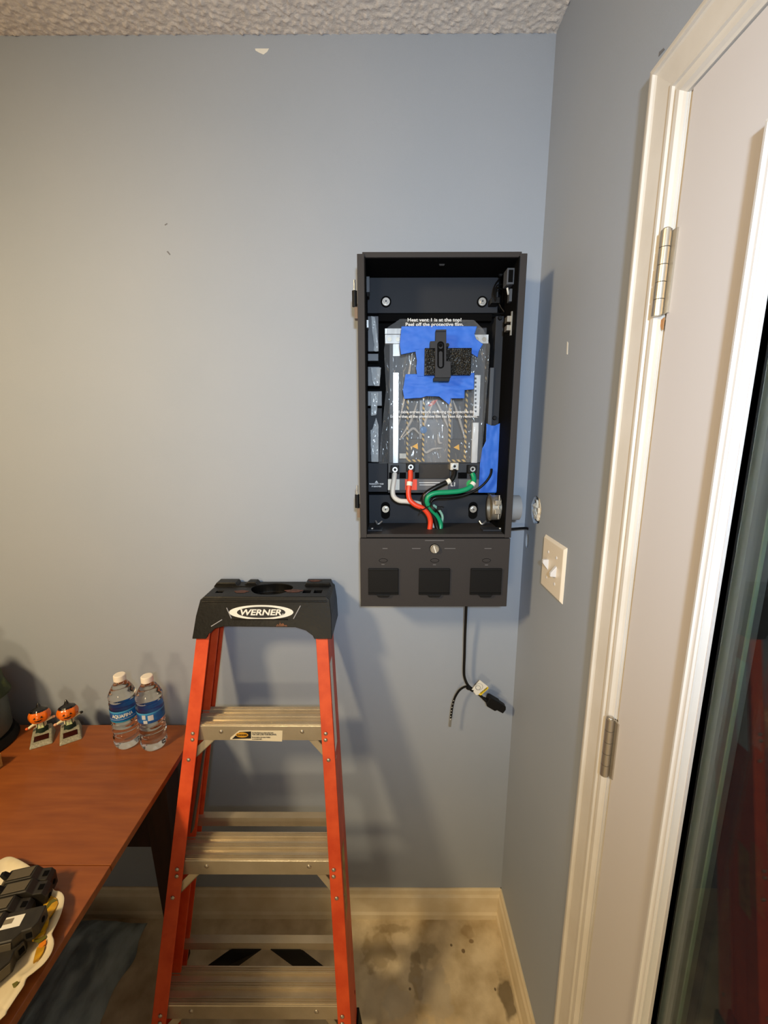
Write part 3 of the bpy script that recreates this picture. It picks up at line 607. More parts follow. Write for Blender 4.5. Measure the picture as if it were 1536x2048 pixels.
# ---- heavy wires
def wire(label, pts, r, m_, marker=None, n=12):
    w_ = thing('power_wire', label, 'wire', at(*pts[0]))
    obj('insulation', MB().tube([at(*q) for q in pts], r, n, 8), m_, w_, smooth=True)
    if marker:
        mm, a, b = marker; A, B = at(*a), at(*b); k = obj('marker_sleeve', MB().cyl(A, B, r*1.12, n=16), mm, w_, smooth=True)
    return w_
wire('white wire bending from the leftmost terminal into the bundle', [(789.5, 946, -.070), (788, 960, -.076), (785.5, 978, -.082), (787, 992, -.085), (798, 1001, -.085), (815, 1003, -.083), (836, 1007, -.078), (850, 1014, -.074), (862, 1030, -.072), (870, 1062, -.075)], .0062, W_WIRE)
wire('red wire dropping from the red labelled terminal', [(821, 941, -.070), (821, 955, -.076), (818.5, 972, -.083), (817, 987, -.087), (820, 1000, -.090), (831, 1010, -.092), (846, 1017, -.092), (857, 1029, -.091), (861, 1043, -.090), (859, 1062, -.092)], .0064, R_WIRE, (PAPER, (819.6, 964, -.0795), (818.6, 972, -.083)))
wire('thick black wire running from terminal L1', [(909, 940, -.070), (908, 950, -.076), (902, 960, -.080), (886, 968, -.084), (866, 978, -.087), (851, 989, -.089), (847, 1003, -.089), (855, 1018, -.088), (868, 1036, -.086), (873, 1050, -.086), (876, 1063, -.088)], .0062, B_WIRE, (PAPER, (900, 961.3, -.0805), (893, 965, -.0825)))
wire('bright green ground wire curving in from the right terminal', [(945, 947, -.070), (948, 957, -.076), (946, 968, -.083), (936, 977, -.088), (918, 982.5, -.091), (895, 984.5, -.093), (872, 986, -.095), (858, 992, -.096), (854, 1004, -.095), (862, 1018, -.090), (874, 1033, -.084), (881, 1047, -.082), (880, 1062, -.086)], .0062, G_WIRE, (PAPER, (947.4, 966, -.082), (943.5, 971, -.085)))
wire('thin black wire leading from the lower blue tape', [(983, 938, -.066), (981, 950, -.072), (970, 966, -.076), (952, 980, -.078), (925, 991, -.080), (895, 995, -.082), (872, 996, -.084), (862, 1004, -.084), (862, 1018, -.083), (870, 1040, -.080), (873, 1062, -.082)], .0030, B_WIRE)
wire('pale mint wire looping beside the green wire', [(866, 1010, -.078), (876, 1018, -.076), (884, 1030, -.074), (884, 1042, -.074), (878, 1060, -.080)], .0034, mat('mint_wire', (150, 196, 176), .4))
c = at(866, 1016, -.092)
ct = tag(obj('cable_tie', MB().ring(c+Vector((-.002, -.003, -.002)), c+Vector((.002, -.003, .002)), .013, .0112).box(c.x+.010, c.x+.017, c.y-.006, c.y+.002, c.z-.004, c.z+.004).tube([c+Vector((.014, 0, 0)), c+Vector((.020, -.004, .004)), c+Vector((.026, -.004, .002))], .0014, 6), BLK, loc=c), 'small black cable tie around the wire bundle', 'cable tie')
c = at(849, 1020, -.096)
ct = tag(obj('cable_tie', MB().tube([c+Vector((-.012, 0, .004)), c+Vector((-.004, -.004, .002)), c+Vector((.010, -.003, .010))], .0014, 6).tube([c+Vector((-.006, -.003, .002)), c+Vector((-.012, -.006, -.008))], .0014, 6, 1), BLK, loc=c), 'black cable tie tail on the red wire', 'cable tie')

# ---- hanging power cord with plug, tag and strap
YC = -.03
cord = thing('plug_lead', 'black power cord with plug hanging below the panel', 'power cord', at(932, 1213, YC))
obj('cable', MB().tube([at(a, b, YC+dy) for a, b, dy in ((933, 1196, -.02), (932, 1225, -.012), (930, 1270, -.004), (929, 1310, 0), (928, 1338, 0), (929, 1354, 0), (935, 1369, 0), (944, 1378, -.003), (956, 1387, -.004), (966, 1396, -.004), (974, 1403, -.004))], .0039, 12, 8), B_WIRE, cord, smooth=True)
def quadpx(pts, Y, d): return MB().prism([at(a, b, Y) for a, b in pts], (0, d, 0))
pl = obj('plug_body', quadpx([(979, 1397), (983, 1396.5), (1001, 1407), (1004, 1412), (995, 1421), (990, 1423), (974, 1413.5), (973, 1409)], YC-.017, .024), BLK, cord, bevel=.002)
obj('plug_nose', quadpx([(1001, 1407), (1012, 1414.5), (1012, 1420), (1006, 1427.5), (994, 1421)], YC-.014, .018), BLK, pl, bevel=.0015)
obj('strain_relief', MB().tube([at(a, b, YC-.004) for a, b in ((967, 1396.5), (972, 1400), (979, 1406))], .0062, 12, 3, rf=lambda u: .75+.45*u), BLK, pl, smooth=True)
tg = obj('paper_tag', quadpx([(959.5, 1360), (976, 1373), (963, 1389.5), (952, 1390), (943.5, 1379)], YC-.010, .0006), PAPER, cord); tg['label'] = 'white and yellow paper tag'
obj('yellow_band', quadpx([(976, 1373), (977, 1377), (962, 1391), (957, 1389)], YC-.0108, .0006), mat('yellow_print', (226, 196, 40), .5), tg)
c = at(956, 1375.5, YC-.0106); obj('tag_drawing', MB().ring(c, c+Vector((0, -.0002, 0)), .0070, .0064), INK, tg); obj('tag_drawing', MB().ring(c+Vector((.003, 0, .003)), c+Vector((.003, -.0002, .003)), .0104, .0099), GPRINT, tg)
a_, b_ = at(959, 1388, YC-.0112), at(976, 1374, YC-.0112); text('tag_text', 'CAUTION', .0055, INK, tg, (a_+b_)/2, b_-a_, (0, -1, 0) if False else Vector((0, -1, 0)).cross(b_-a_)*-1, offset=.0001)
# flat perforated strap
sp_ = spline([at(a, b, YC-.006) for a, b in ((945, 1378), (934, 1373), (921, 1379), (911, 1393), (905.5, 1410), (902.5, 1430), (900, 1454))], 8)
def ribbon(P, hw, up):
    mb = MB(); vs = []
    for i, c in enumerate(P):
        t = (P[min(i+1, len(P)-1)]-P[max(i-1, 0)]).normalized(); s_ = t.cross(Vector((0, 1, 0))).normalized()
        for dy in (0, .0012):
            vs += [c+s_*hw+Vector((0, dy, 0)), c-s_*hw+Vector((0, dy, 0))]
    n = len(P); fs = []
    for i in range(n-1):
        a = i*4; b = a+4; fs += [(a, a+1, b+1, b), (a+2, b+2, b+3, a+3), (a, b, b+2, a+2), (a+1, a+3, b+3, b+1)]
    return mb.add(vs, fs+[(0, 2, 3, 1), ((n-1)*4, (n-1)*4+1, (n-1)*4+3, (n-1)*4+2)])
k1 = int(len(sp_)*.86)
stp = obj('strap', ribbon(sp_[:k1+1], .0031, None), BLK, cord)
obj('strap_end', ribbon(sp_[k1:], .0031, None), mat('worn_grey_strap', (120, 120, 116), .4), stp)
for a, b in ((907.5, 1401.5), (905.6, 1408), (904, 1415), (902.8, 1421.5), (902.2, 1427), (901.4, 1433), (900.9, 1439)):
    c = at(a, b, YC-.0064); obj('strap_hole', MB().cyl(c, c+Vector((0, .0004, 0)), .0012, n=10), PAPER, stp)
obj('strap_wrap', MB().tube([at(934, 1373, YC-.004), at(946, 1381, YC-.006)], .0052, 12, 1).ring(at(935, 1374.5, YC-.006), at(938, 1376.5, YC-.006), .006, .004), BLK, cord, smooth=True)

# ================================================================== STEP LADDER (folded, leaning on the wall)
SL = .324
def LY(z): return -.202-SL*(.861-z)                 # front face of the front rails
def LXL(z): return -.492-.069*(.861-z)
def LXR(z): return -.129+.083*(.861-z)
lad = thing('step_ladder', 'orange fibreglass step ladder with black cap leaning on the wall', 'ladder', (-.31, -.45, 0))
def rail(xf, sgn, dy0, dy1, z0, z1, fw, name, m_=ORANGE, th=.004):
    """C-channel rail: outer web and two flanges turned inward; sgn=+1 -> inward is +X"""
    o = thing.__wrapped__ if False else None
    def pt(z, a, y): return Vector((xf(z)+sgn*a, LY(z)+y, z))
    sec = [(0, dy0), (fw, dy0), (fw, dy0+th), (th, dy0+th), (th, dy1-th), (fw, dy1-th), (fw, dy1), (0, dy1)]
    mb = MB(); n = len(sec)
    mb.add([pt(z0, a, y) for a, y in sec]+[pt(z1, a, y) for a, y in sec], [tuple(range(n)), tuple(range(n, 2*n))]+[(i, (i+1) % n, n+(i+1) % n, n+i) for i in range(n)])
    return obj(name, mb, m_, lad, bevel=.001)
rl = [rail(LXL, 1, 0, .068, .012, 1.12, .033, 'front_rail'), rail(LXR, -1, 0, .068, .012, 1.12, .030, 'front_rail')]
XL2 = lambda z: LXL(z)+.004
XR2 = lambda z: LXR(z)-.004
rr = [rail(XL2, 1, .076, .126, .012, 1.10, .022, 'rear_rail'), rail(XR2, -1, .076, .126, .012, 1.10, .022, 'rear_rail')]
# side labels on the right rail
def sidequad(z0, z1, y0, y1, m_, name, par, dx=.0006):
    pts = [Vector((LXR(z)+dx, LY(z)+y, z)) for z, y in ((z0, y0), (z0, y1), (z1, y1), (z1, y0))]
    return obj(name, MB().prism(pts, (-.0004, 0, 0)), m_, par)
sidequad(.80, 1.0, .012, .045, PAPER, 'side_label', rl[1])
sidequad(.44, .58, .016, .05, mat('worn_yellow_label', (196, 170, 92), .6, c2=(150, 120, 70), scale=40), 'side_label', rl[1])
# aluminium steps: ribbed tread, front and rear flanges
tread = []
def band(y0, k): return [(y0+i*.0042+dy, dz) for i in range(k) for dy, dz in ((0, 0), (.0006, .0024), (.0020, .0024), (.0026, 0))]
top = [(0, -.002), (.001, 0)]+band(.003, 3)+[(.017, -.0006), (.018, -.0055), (.030, -.0055), (.031, 0)]+band(.032, 3)+[(.0455, -.0006), (.0465, -.0055), (.058, -.0055), (.059, 0)]+band(.060, 3)+[(.0735, 0), (.075, -.002)]
prof = top+[(.075, -.034), (.0725, -.034), (.0725, -.009), (.003, -.009), (.003, -.040), (0, -.040)]
for i, z in enumerate((.861, .571, .281)):
    x0, x1 = LXL(z)+.006, LXR(z)-.006; y0 = LY(z)+.0045
    st_ = obj('step', MB().prism([(x0, y0+a, z+b) for a, b in prof], (x1-x0, 0, 0)), ALU, lad)
    for px in (x0+.078, x1-.072): obj('rivet', MB().ball((px, y0, z-.016), .0052, .003, .0052, 12, 6), NICKEL, st_, smooth=True)
    for sg, xf, ff in ((1, LXL, 0), (-1, LXR, 0)):
        xa = xf(z)+sg*.018
        for dz in (-.014, -.028): obj('rivet', MB().ball((xa, LY(z+dz)-.0005, z+dz), .0050, .003, .0050, 12, 6), NICKEL, lad, smooth=True)
        xb = xf(z-.07)+sg*.016; obj('rivet', MB().ball((xb, LY(z-.072)-.0005, z-.072), .0050, .003, .0050, 12, 6), NICKEL, lad, smooth=True)
        # diagonal brace under the step
        A = Vector((xf(z)+sg*.068, y0+.012, z-.030)); B = Vector((xf(z-.085)+sg*.006, LY(z-.085)+.012, z-.085))
        dv = (B-A).normalized(); nv = Vector((-dv.z, 0, dv.x)).normalized()*.0095
        obj('brace', MB().prism([A+nv, A-nv, B-nv, B+nv], (0, .0025, 0)).prism([A+nv, A+nv*.8, B+nv*.8, B+nv], (0, .014, 0)), ALU, lad)
    if i == 0: step1 = (st_, x0, x1, y0, z)
# warning label on the top step
st_, x0, x1, y0, z = step1
yl = y0-.0004
def lab(a, b): q = at(a, b, yl); return (q.x, yl, q.z)
lbp = obj('warning_label', MB().prism([lab(*q) for q in ((460, 1479), (461, 1475), (478, 1461.5), (494, 1461), (565, 1461.5), (564, 1483), (500, 1481))], (0, .0004, 0)), mat('cream_label', (226, 214, 186), .6), st_)
yl -= .0005; obj('label_panel', MB().prism([lab(*q) for q in ((464, 1478), (479, 1464), (502, 1463), (502, 1477))], (0, .0004, 0)), INK, lbp)
yl -= .0005; c = Vector(lab(484, 1470)); obj('gold_oval', MB().prism([(c.x+math.cos(t)*.0155, yl, c.z+math.sin(t)*.0072) for t in [2*math.pi*i/24 for i in range(24)]], (0, .0004, 0)), mat('gold_print', (206, 150, 44), .5), lbp)
text('gold_text', 'DANGER', .0062, INK, lbp, Vector(lab(484, 1470))-Vector((0, .0006, 0)), offset=.0001)
for s_, b, sz in (('Do Not Stand at or above this level.', 1465.5, .0050), ('YOU CAN LOSE YOUR BALANCE.', 1469, .0056), ('Do not climb on the back of ladder', 1474.5, .0044), ('or on bucket shelf.', 1478, .0044)):
    text('label_text', s_, sz, INK, lbp, Vector(lab(504, b))-Vector((0, .0004, 0)), align='LEFT', sx=.72, offset=.00005)
# rear section: two bars, black gussets
for z, h in ((.575, .026), (.294, .022)):
    y0 = LY(z)+.112; x0, x1 = LXL(z)+.01, LXR(z)-.01
    obj('rear_bar', MB().prism([(x0, y0+a, z+b) for a, b in ((0, 0), (.018, 0), (.018, -.003), (.003, -.003), (.003, -h), (0, -h))], (x1-x0, 0, 0)), ALU, lad)
for sg, xf in ((1, LXL), (-1, LXR)):
    z0, z1 = .275, .16; xa, xb = -.306-sg*.012, xf(z1)+sg*.006; y = LY(.27)+.118; y2 = LY(.16)+.118
    q = [(xa, y, z0), (xa-sg*.075, y, z0), (xb, y2, z1+.035), (xb, y2, z1-.03), (xa-sg*.06, y, z0-.045)]
    obj('rear_gusset', MB().prism(q, (0, .004, 0)), BLK, lad)
    # folded spreader bars between the rails
    a = Vector((xf(.83)+sg*.030, LY(.83)+.070, .83)); b = Vector((xf(.60)+sg*.026, LY(.60)+.045, .60))
    obj('spreader', MB().prism([a+Vector((0, -.006, 0)), a+Vector((0, .008, 0)), b+Vector((0, .008, 0)), b+Vector((0, -.006, 0))], (sg*.004, 0, 0)), mat('dull_steel', (104, 98, 84), .4, .6), lad)
    # rubber boots
    for dy0, dy1, hh, ex in ((-.004, .074, .03, .003), (.074, .132, .135, .016)):
        zb_ = [(0, ex+.006), (hh, .001)]
        lo = [(xf(0)-sg*zb_[0][1], LY(0)+dy0, 0), (xf(0)+sg*.034, LY(0)+dy0, 0), (xf(0)+sg*.034, LY(0)+dy1, 0), (xf(0)-sg*zb_[0][1], LY(0)+dy1, 0)]
        hi = [(xf(hh)-sg*zb_[1][1], LY(hh)+dy0, hh), (xf(hh)+sg*.006, LY(hh)+dy0, hh), (xf(hh)+sg*.006, LY(hh)+dy1, hh), (xf(hh)-sg*zb_[1][1], LY(hh)+dy1, hh)]
        obj('foot', MB().hexa(lo, hi), BLK, lad)
# moulded cap: arched front, bucket recess, tool slots
ZT = 1.166
cp_pts = [(-.484, 1.066), (-.449, 1.066), (-.445, 1.076), (-.428, 1.090), (-.404, 1.0955), (-.226, 1.0935), (-.200, 1.086), (-.182, 1.074), (-.178, 1.066), (-.134, 1.066), (-.136, 1.12), (-.141, 1.158), (-.150, ZT), (-.458, ZT), (-.468, 1.158), (-.477, 1.12)]
mb = MB(); n = len(cp_pts)
front = [(x, -.112-SL*.92*(ZT-z)-.004, z) for x, z in cp_pts]; back = [(x, -.008, z) for x, z in cp_pts]
mb.add(front+back, [tuple(range(n)), tuple(range(n, 2*n))]+[(i, (i+1) % n, n+(i+1) % n, n+i) for i in range(n)])
cap = obj('top_cap', mb, CAPM, lad)
cx_, cy_ = -.302, -.062
cutm = MB(); pts = [(cx_+math.cos(t)*.054*(1+.06*math.sin(3*t)), cy_+math.sin(t)*.040, ZT-.024) for t in [2*math.pi*i/40 for i in range(40)]]
cutm.prism(pts, (0, 0, .05)); cut(cap, cutm)
for x, y, sx_, sy_ in ((-.205, -.080, .010, .011), (-.176, -.080, .010, .011), (-.432, -.083, .009, .007)):
    cut(cap, MB().prism([(x-sx_, y-sy_, ZT-.03), (x+sx_, y-sy_, ZT-.03), (x+sx_, y+sy_, ZT-.03), (x-sx_, y+sy_, ZT-.03)], (0, 0, .05)))
cut(cap, MB().box(-.47, -.14, -.052, -.046, ZT-.0035, ZT+.02) if False else MB().box(-.475, -.36, -.050, -.043, ZT-.004, ZT+.02))
b_ = cap.modifiers.new('bevel', 'BEVEL'); b_.width = .0035; b_.segments = 3; b_.limit_method = 'ANGLE'; b_.angle_limit = .7
obj('rear_ridge', MB().prism([(x, -.040, z) for x, z in ((-.466, ZT-.004), (-.456, ZT+.009), (-.404, ZT+.009), (-.398, ZT-.004))], (0, .031, 0)), CAPM, cap, bevel=.002)
obj('rear_ridge', MB().prism([(x, -.040, z) for x, z in ((-.222, ZT-.004), (-.214, ZT+.009), (-.150, ZT+.009), (-.146, ZT-.004))], (0, .031, 0)), CAPM, cap, bevel=.002)
obj('rear_ridge', MB().prism([(x, -.034, z) for x, z in ((-.388, ZT-.003), (-.374, ZT+.008), (-.352, ZT+.008), (-.344, ZT-.003))], (0, .025, 0)), CAPM, cap, bevel=.002)
RUST = mat('reddish_grime', (104, 62, 52), .7, c2=(70, 50, 42), scale=90, bump=.5, bscale=160)
for x, y, rx, ry in ((-.375, -.083, .017, .009), (-.240, -.078, .022, .010), (-.192, -.026, .016, .007)):
    obj('grime_patch', MB().prism([(x+math.cos(t)*rx*(1+.25*math.sin(5*t)), y+math.sin(t)*ry, ZT+(.0095 if y > -.05 else .0004)) for t in [2*math.pi*i/20 for i in range(20)]], (0, 0, .0004)), RUST, cap)
# logo on the sloping face
fz = lambda z: -.112-SL*.92*(ZT-z)-.0045
def fp(x, z, d=0.): return Vector((x, fz(z)-d, z))
lc = Vector((-.3125, 0, 1.1295)); n = 40
ov = lambda rx, rz, d: [fp(lc.x+math.cos(2*math.pi*i/n)*rx, lc.z+math.sin(2*math.pi*i/n)*rz, d) for i in range(n)]
lg = obj('logo_oval', MB().prism(ov(.0810, .0170, .0008), (0, .001, 0)), PAPER, cap)
obj('logo_field', MB().prism(ov(.0610, .0132, .0012), (0, .0004, 0)), INK, lg)
ud = (fp(0, 1.2)-fp(0, 1.0)).normalized()
text('logo_text', 'WERNER', .0200, PAPER, lg, fp(lc.x-.002, lc.z-.0005, .0017), (1, 0, 0), ud, shear=.18, offset=.0006, sx=1.3)
text('logo_mark', '\u00ae', .0065, PAPER, lg, fp(lc.x+.055, lc.z-.005, .0017), (1, 0, 0), ud)
GLINT = mat('rib_glint', (150, 150, 156), .4)  # pale tone paints the glint on the moulded ribs
for a, b in (((-.400, 1.140), (-.387, 1.115)), ((-.214, 1.145), (-.231, 1.114)), ((-.437, 1.096), (-.410, 1.112))):
    A, B = fp(*a, .0002), fp(*b, .0002); obj('moulded_rib', MB().tube([A, B], .0013, 6, 1), GLINT, cap)
obj('moulded_ridge', MB().tube([fp(-.385, 1.1125), fp(-.245, 1.1125)], .0015, 6, 1).tube([fp(-.462, 1.155), fp(-.148, 1.155)], .0022, 8, 1), CAPM, cap)
obj('rust_splash', MB().prism([fp(x, z, .0005) for x, z in ((-.275, 1.096), (-.271, 1.102), (-.268, 1.099), (-.265, 1.108), (-.261, 1.101), (-.257, 1.104), (-.253, 1.099), (-.248, 1.100), (-.246, 1.096))], (0, .0004, 0)), mat('rust_brown', (122, 76, 46), .7, c2=(60, 40, 28), scale=180), cap)

# ================================================================== TABLE AND WHAT STANDS ON IT
TZ, TX, TY = .749, -.534, -.051
tb = thing('dining_table', 'reddish brown wooden table in the left foreground', 'table', (-1.2, -1.15, 0))
SEAM = -.446
for y0, y1 in ((TY, SEAM+.0006), (SEAM-.0006, -2.25)):  # unseen front end lengthened to keep the far fill off the bag
    obj('table_board', MB().box(-1.85, TX, y1, y0, TZ-.016, TZ), WOOD, tb, bevel=.0014)
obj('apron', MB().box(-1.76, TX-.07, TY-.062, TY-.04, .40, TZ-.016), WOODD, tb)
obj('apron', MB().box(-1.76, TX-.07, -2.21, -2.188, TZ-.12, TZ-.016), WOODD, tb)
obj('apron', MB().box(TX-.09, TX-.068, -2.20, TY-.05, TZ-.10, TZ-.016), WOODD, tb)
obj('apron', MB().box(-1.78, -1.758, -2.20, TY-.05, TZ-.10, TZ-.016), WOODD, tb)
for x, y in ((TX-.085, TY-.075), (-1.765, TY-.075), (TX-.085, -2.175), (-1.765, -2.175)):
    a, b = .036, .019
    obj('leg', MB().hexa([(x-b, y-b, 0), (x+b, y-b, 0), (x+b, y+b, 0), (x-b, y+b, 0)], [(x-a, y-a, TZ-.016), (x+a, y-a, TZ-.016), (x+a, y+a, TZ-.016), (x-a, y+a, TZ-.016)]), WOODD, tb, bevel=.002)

# ---- water bottles
BR = .0318
def bottle_prof():
    P = [(.002, .004), (.016, .0015), (.026, .001), (.0300, .006), (BR, .014)]
    z = .02
    while z < .082:
        P += [(BR, z), (BR-.0012, z+.003), (BR-.0020, z+.0055), (BR-.0012, z+.008), (BR, z+.0105)]; z += .0125
    P += [(BR-.0012, .085), (BR-.0012, .1180), (BR, .121), (BR-.0014, .125), (BR, .129), (BR, .134), (BR-.0014, .1375), (BR, .141), (BR, .144), (BR-.0012, .147), (BR, .150), (BR-.002, .156), (BR-.006, .166), (.020, .176), (.0145, .184), (.0125, .188), (.0125, .196)]
    return P
LABELM = mat('blue_bottle_label', (30, 112, 182), .3, c2=(16, 66, 138), scale=26, stretch=(1, 1, 3), lo=.4, hi=.6)
LABELS2 = mat('sky_print', (70, 158, 208), .3)
def bottle(name, label, loc, rz):
    r = thing(name, label, 'bottle', (0, 0, 0), 'water bottles on the table')
    fz_ = lambda R, z, t: R*(1 - (.055*max(0, 1-z/.02)*(.5+.5*math.cos(5*t)))) + (.0011*math.sin(3*t+z*170) if .012 < z < .083 else (.0008*math.sin(2*t+z*260)*min(1, (.172-z)*60) if .121 < z < .172 else 0))
    obj('bottle_body', MB().lathe(bottle_prof(), n=48, fz=fz_), PETR, r, smooth=True, sharp=60)
    obj('cap', MB().lathe([(.001, .205), (.0125, .2048), (.0142, .2035), (.0146, .201), (.0146, .1895), (.0140, .1890), (.001, .1890)][::-1], n=40), CAPW, r, smooth=True)
    R = BR+.0004; n = 48
    mb = MB().add([(R*math.cos(2*math.pi*i/n), R*math.sin(2*math.pi*i/n), z) for z in (.087, .1165) for i in range(n)], [(i, (i+1) % n, n+(i+1) % n, n+i) for i in range(n)])
    lb_ = obj('label_band', mb, LABELM, r, smooth=True); lb_['label'] = 'blue wrap label'
    return r, lb_
def on_cyl(ang0, z0, R, sx=1., rise=0.):
    return lambda c: Vector((R*math.cos(ang0+c.x*sx/R), R*math.sin(ang0+c.x*sx/R), z0+c.y+rise*c.x)) + Vector((math.cos(ang0+c.x*sx/R), math.sin(ang0+c.x*sx/R), 0))*c.z
def cyl_patch(a0, a1, z0, z1, R, n=10):
    vs = [(R*math.cos(a0+(a1-a0)*i/n), R*math.sin(a0+(a1-a0)*i/n), z) for z in (z0, z1) for i in range(n+1)]
    return MB().add(vs, [(i, i+1, n+2+i, n+1+i) for i in range(n)])
b1, l1 = bottle('water_bottle', 'left water bottle with its blue brand label facing front', (0, 0, 0), 0)
F = -math.pi/2
text('label_text', 'AQUAFINA', .0125, PAPER, l1, (0, 0, 0), warp=on_cyl(F-.02, .1035, BR+.0009, .80), offset=.0004)
obj('label_stripe', cyl_patch(F-1.2, F+1.0, .0940, .0947, BR+.0008, 16), PAPER, l1)
obj('label_stripe', cyl_patch(F-1.5, F+1.5, 0.086, .0895, BR+.0007, 16), mat('teal_print', (20, 128, 170), .3), l1)
obj('label_stripe', cyl_patch(F-1.5, F+1.5, .1125, .1165, BR+.0007, 16), LABELS2, l1)
obj('label_panel', cyl_patch(F+1.05, F+1.3, .103, .111, BR+.0008, 4), PAPER, l1)
b1.location = (-.695, -.122, TZ); b1.rotation_euler = (0, 0, .45)
b2, l2 = bottle('water_bottle', 'right water bottle with its back label boxes facing front', (0, 0, 0), 0)
for a0, a1, z0, z1 in ((-.50, -.22, .100, .112), (-.06, .34, .095, .110), (-.42, -.12, .088, .097)):
    obj('label_panel', cyl_patch(F+a0, F+a1, z0, z1, BR+.0009, 5), mat('pale_print', (196, 200, 206), .5), l2)
obj('label_stripe', cyl_patch(F-1.5, F+1.5, .1125, .1165, BR+.0007, 16), LABELS2, l2)
b2.location = (-.620, -.128, TZ); b2.rotation_euler = (0, 0, .35)

# ---- dancing pumpkin toys
PUMP = mat('glossy_orange', (232, 112, 18), .22, coat=.6)
GLIT = mat('glitter_grey_plastic', (128, 128, 112), .3, c2=(160, 158, 140), scale=300, bump=.4, bscale=500)
SHIRT = mat('cream_shirt', (222, 214, 180), .5)
BIB = mat('pale_green_bib', (196, 210, 158), .5)
SHORTS = mat('dark_green_cloth', (22, 44, 34), .6)
GLB = mat('glossy_black', (14, 12, 12), .18, coat=.5)
def pumpkin(label, tilt, hands):
    r = thing('pumpkin_toy', label, 'toy figure', (0, 0, 0), 'pumpkin toys on the table')
    # sloping base with solar window
    lo = [(-.026, -.030, 0), (.026, -.030, 0), (.026, .030, 0), (-.026, .030, 0)]; hi = [(-.022, -.024, .009), (.022, -.024, .009), (.020, .026, .030), (-.020, .026, .030)]
    bs = obj('base', MB().hexa(lo, hi), GLIT, r, bevel=.003)
    sl = lambda x, y: (x, y, .009+(y+.024)*(.021/.05)+.0008)
    obj('solar_window', MB().prism([sl(-.016, -.018), sl(.016, -.018), sl(.0155, -.004), sl(-.0155, -.004)], (0, 0, .0008)), mat('dark_solar_cell', (44, 16, 14), .2), bs)
    obj('leg_opening', MB().prism([sl(-.014, .006), sl(.014, .006), sl(.013, .020), sl(-.013, .020)], (0, 0, .0006)), SHORTS, bs)
    bc = Vector((0, .013, .030))
    obj('shorts', MB().lathe([(.0105, .020), (.0125, .026), (.0120, .034), (.0110, .038)], (0, .013, 0), 20), SHORTS, r, smooth=True)
    bd = obj('shirt', MB().lathe([(.0112, .036), (.0118, .040), (.0105, .048), (.0070, .054), (.004, .056)], (0, .013, 0), 20), SHIRT, r, smooth=True)
    obj('bib', MB().hexa([(-.0075, .0005, .036), (.0075, .0005, .036), (.0075, .006, .036), (-.0075, .006, .036)], [(-.0065, .0030, .048), (.0065, .0030, .048), (.0065, .008, .048), (-.0065, .008, .048)]), BIB, bd, bevel=.001)
    for s_ in (-1, 1): obj('strap', MB().tube([(s_*.0072, .0010, .038), (s_*.0068, .0032, .048), (s_*.006, .008, .0545)], .0010, 6), SHORTS, bd)
    for k in range(2): obj('button', MB().ball((0, .0012-.0006+k*.001, .0405+k*.0035), .0009, .0006, .0009, 8, 5), INK, bd)
    for s_, zz in ((-1, .043+tilt[0]), (1, .050+tilt[1])):
        ar = obj('arm', MB().tube([(s_*.008, .012, .049), (s_*.018, .010, (.049+zz)/2+.0005), (s_*.027, .008, zz)], .0042, 10, 5, rf=lambda u: 1-.25*u), SHIRT, r, smooth=True)
        obj('hand', MB().ball((s_*.0295, .0075, zz+(.0005)), .0044, .0036, .0036, 10, 6), hands[0 if s_ < 0 else 1], ar, smooth=True)
    hc = Vector((0, .010, .0705)); HR = Matrix.Rotation(math.radians(-11), 3, 'X')
    def tl(mb):
        mb.v = [tuple(hc+HR@(Vector(v)-hc)*.94) for v in mb.v]; return mb
    rib = lambda R, z, t: R*(1+.035*math.cos(8*t))
    prof = [(.0255*math.sin(math.pi*i/14)**.8+.0005, -.0215*math.cos(math.pi*i/14)) for i in range(15)]
    hd = obj('pumpkin_head', tl(MB().lathe(prof, hc, 48, rib)), PUMP, r, smooth=True, sharp=70)
    hat = [(.0222, .0100), (.0226, .0112), (.0190, .0180), (.0105, .0220), (.0060, .0250), (.0042, .0300), (.0020, .0350), (.0003, .0370)]
    obj('black_topper', tl(MB().lathe(hat, hc, 32, rib)), GLB, hd, smooth=True)
    def face(pts, name):
        P = []
        for x, z in pts:
            zz = z; R = .0255*math.sin(math.acos(max(-1, min(1, -zz/.0215))))**.8
            P.append(hc+Vector((x, -math.sqrt(max(1e-8, (R*1.036)**2-x*x))-.0008, zz)))
        obj(name, tl(MB().prism(P, (0, .0012, 0))), INK, hd)
    face([(-.0115, -.001), (-.0075, .0040), (-.0055, -.001)], 'eye'); face([(.0055, -.001), (.0078, .0040), (.0118, -.001)], 'eye')
    face([(-.0016, -.0040), (0, -.0015), (.0016, -.0040)], 'nose')
    face([(-.0095, -.0058), (-.004, -.0072), (0, -.0066), (.004, -.0072), (.0095, -.0058), (.006, -.0098), (0, -.0112), (-.006, -.0098)], 'mouth')
    return r
SKIN = mat('pale_hand', (222, 170, 140), .5)
p1 = pumpkin('left pumpkin headed toy nearest the dark green jar', (-.002, .006), (mat('orange_glove', (222, 96, 40), .5), SKIN)); p1.location = (-.935, -.112, TZ); p1.rotation_euler = (0, 0, .55)
p2 = pumpkin('right pumpkin headed toy with raised dark tipped arm', (.002, .008), (SKIN, GLB)); p2.location = (-.868, -.098, TZ); p2.rotation_euler = (0, 0, .62)

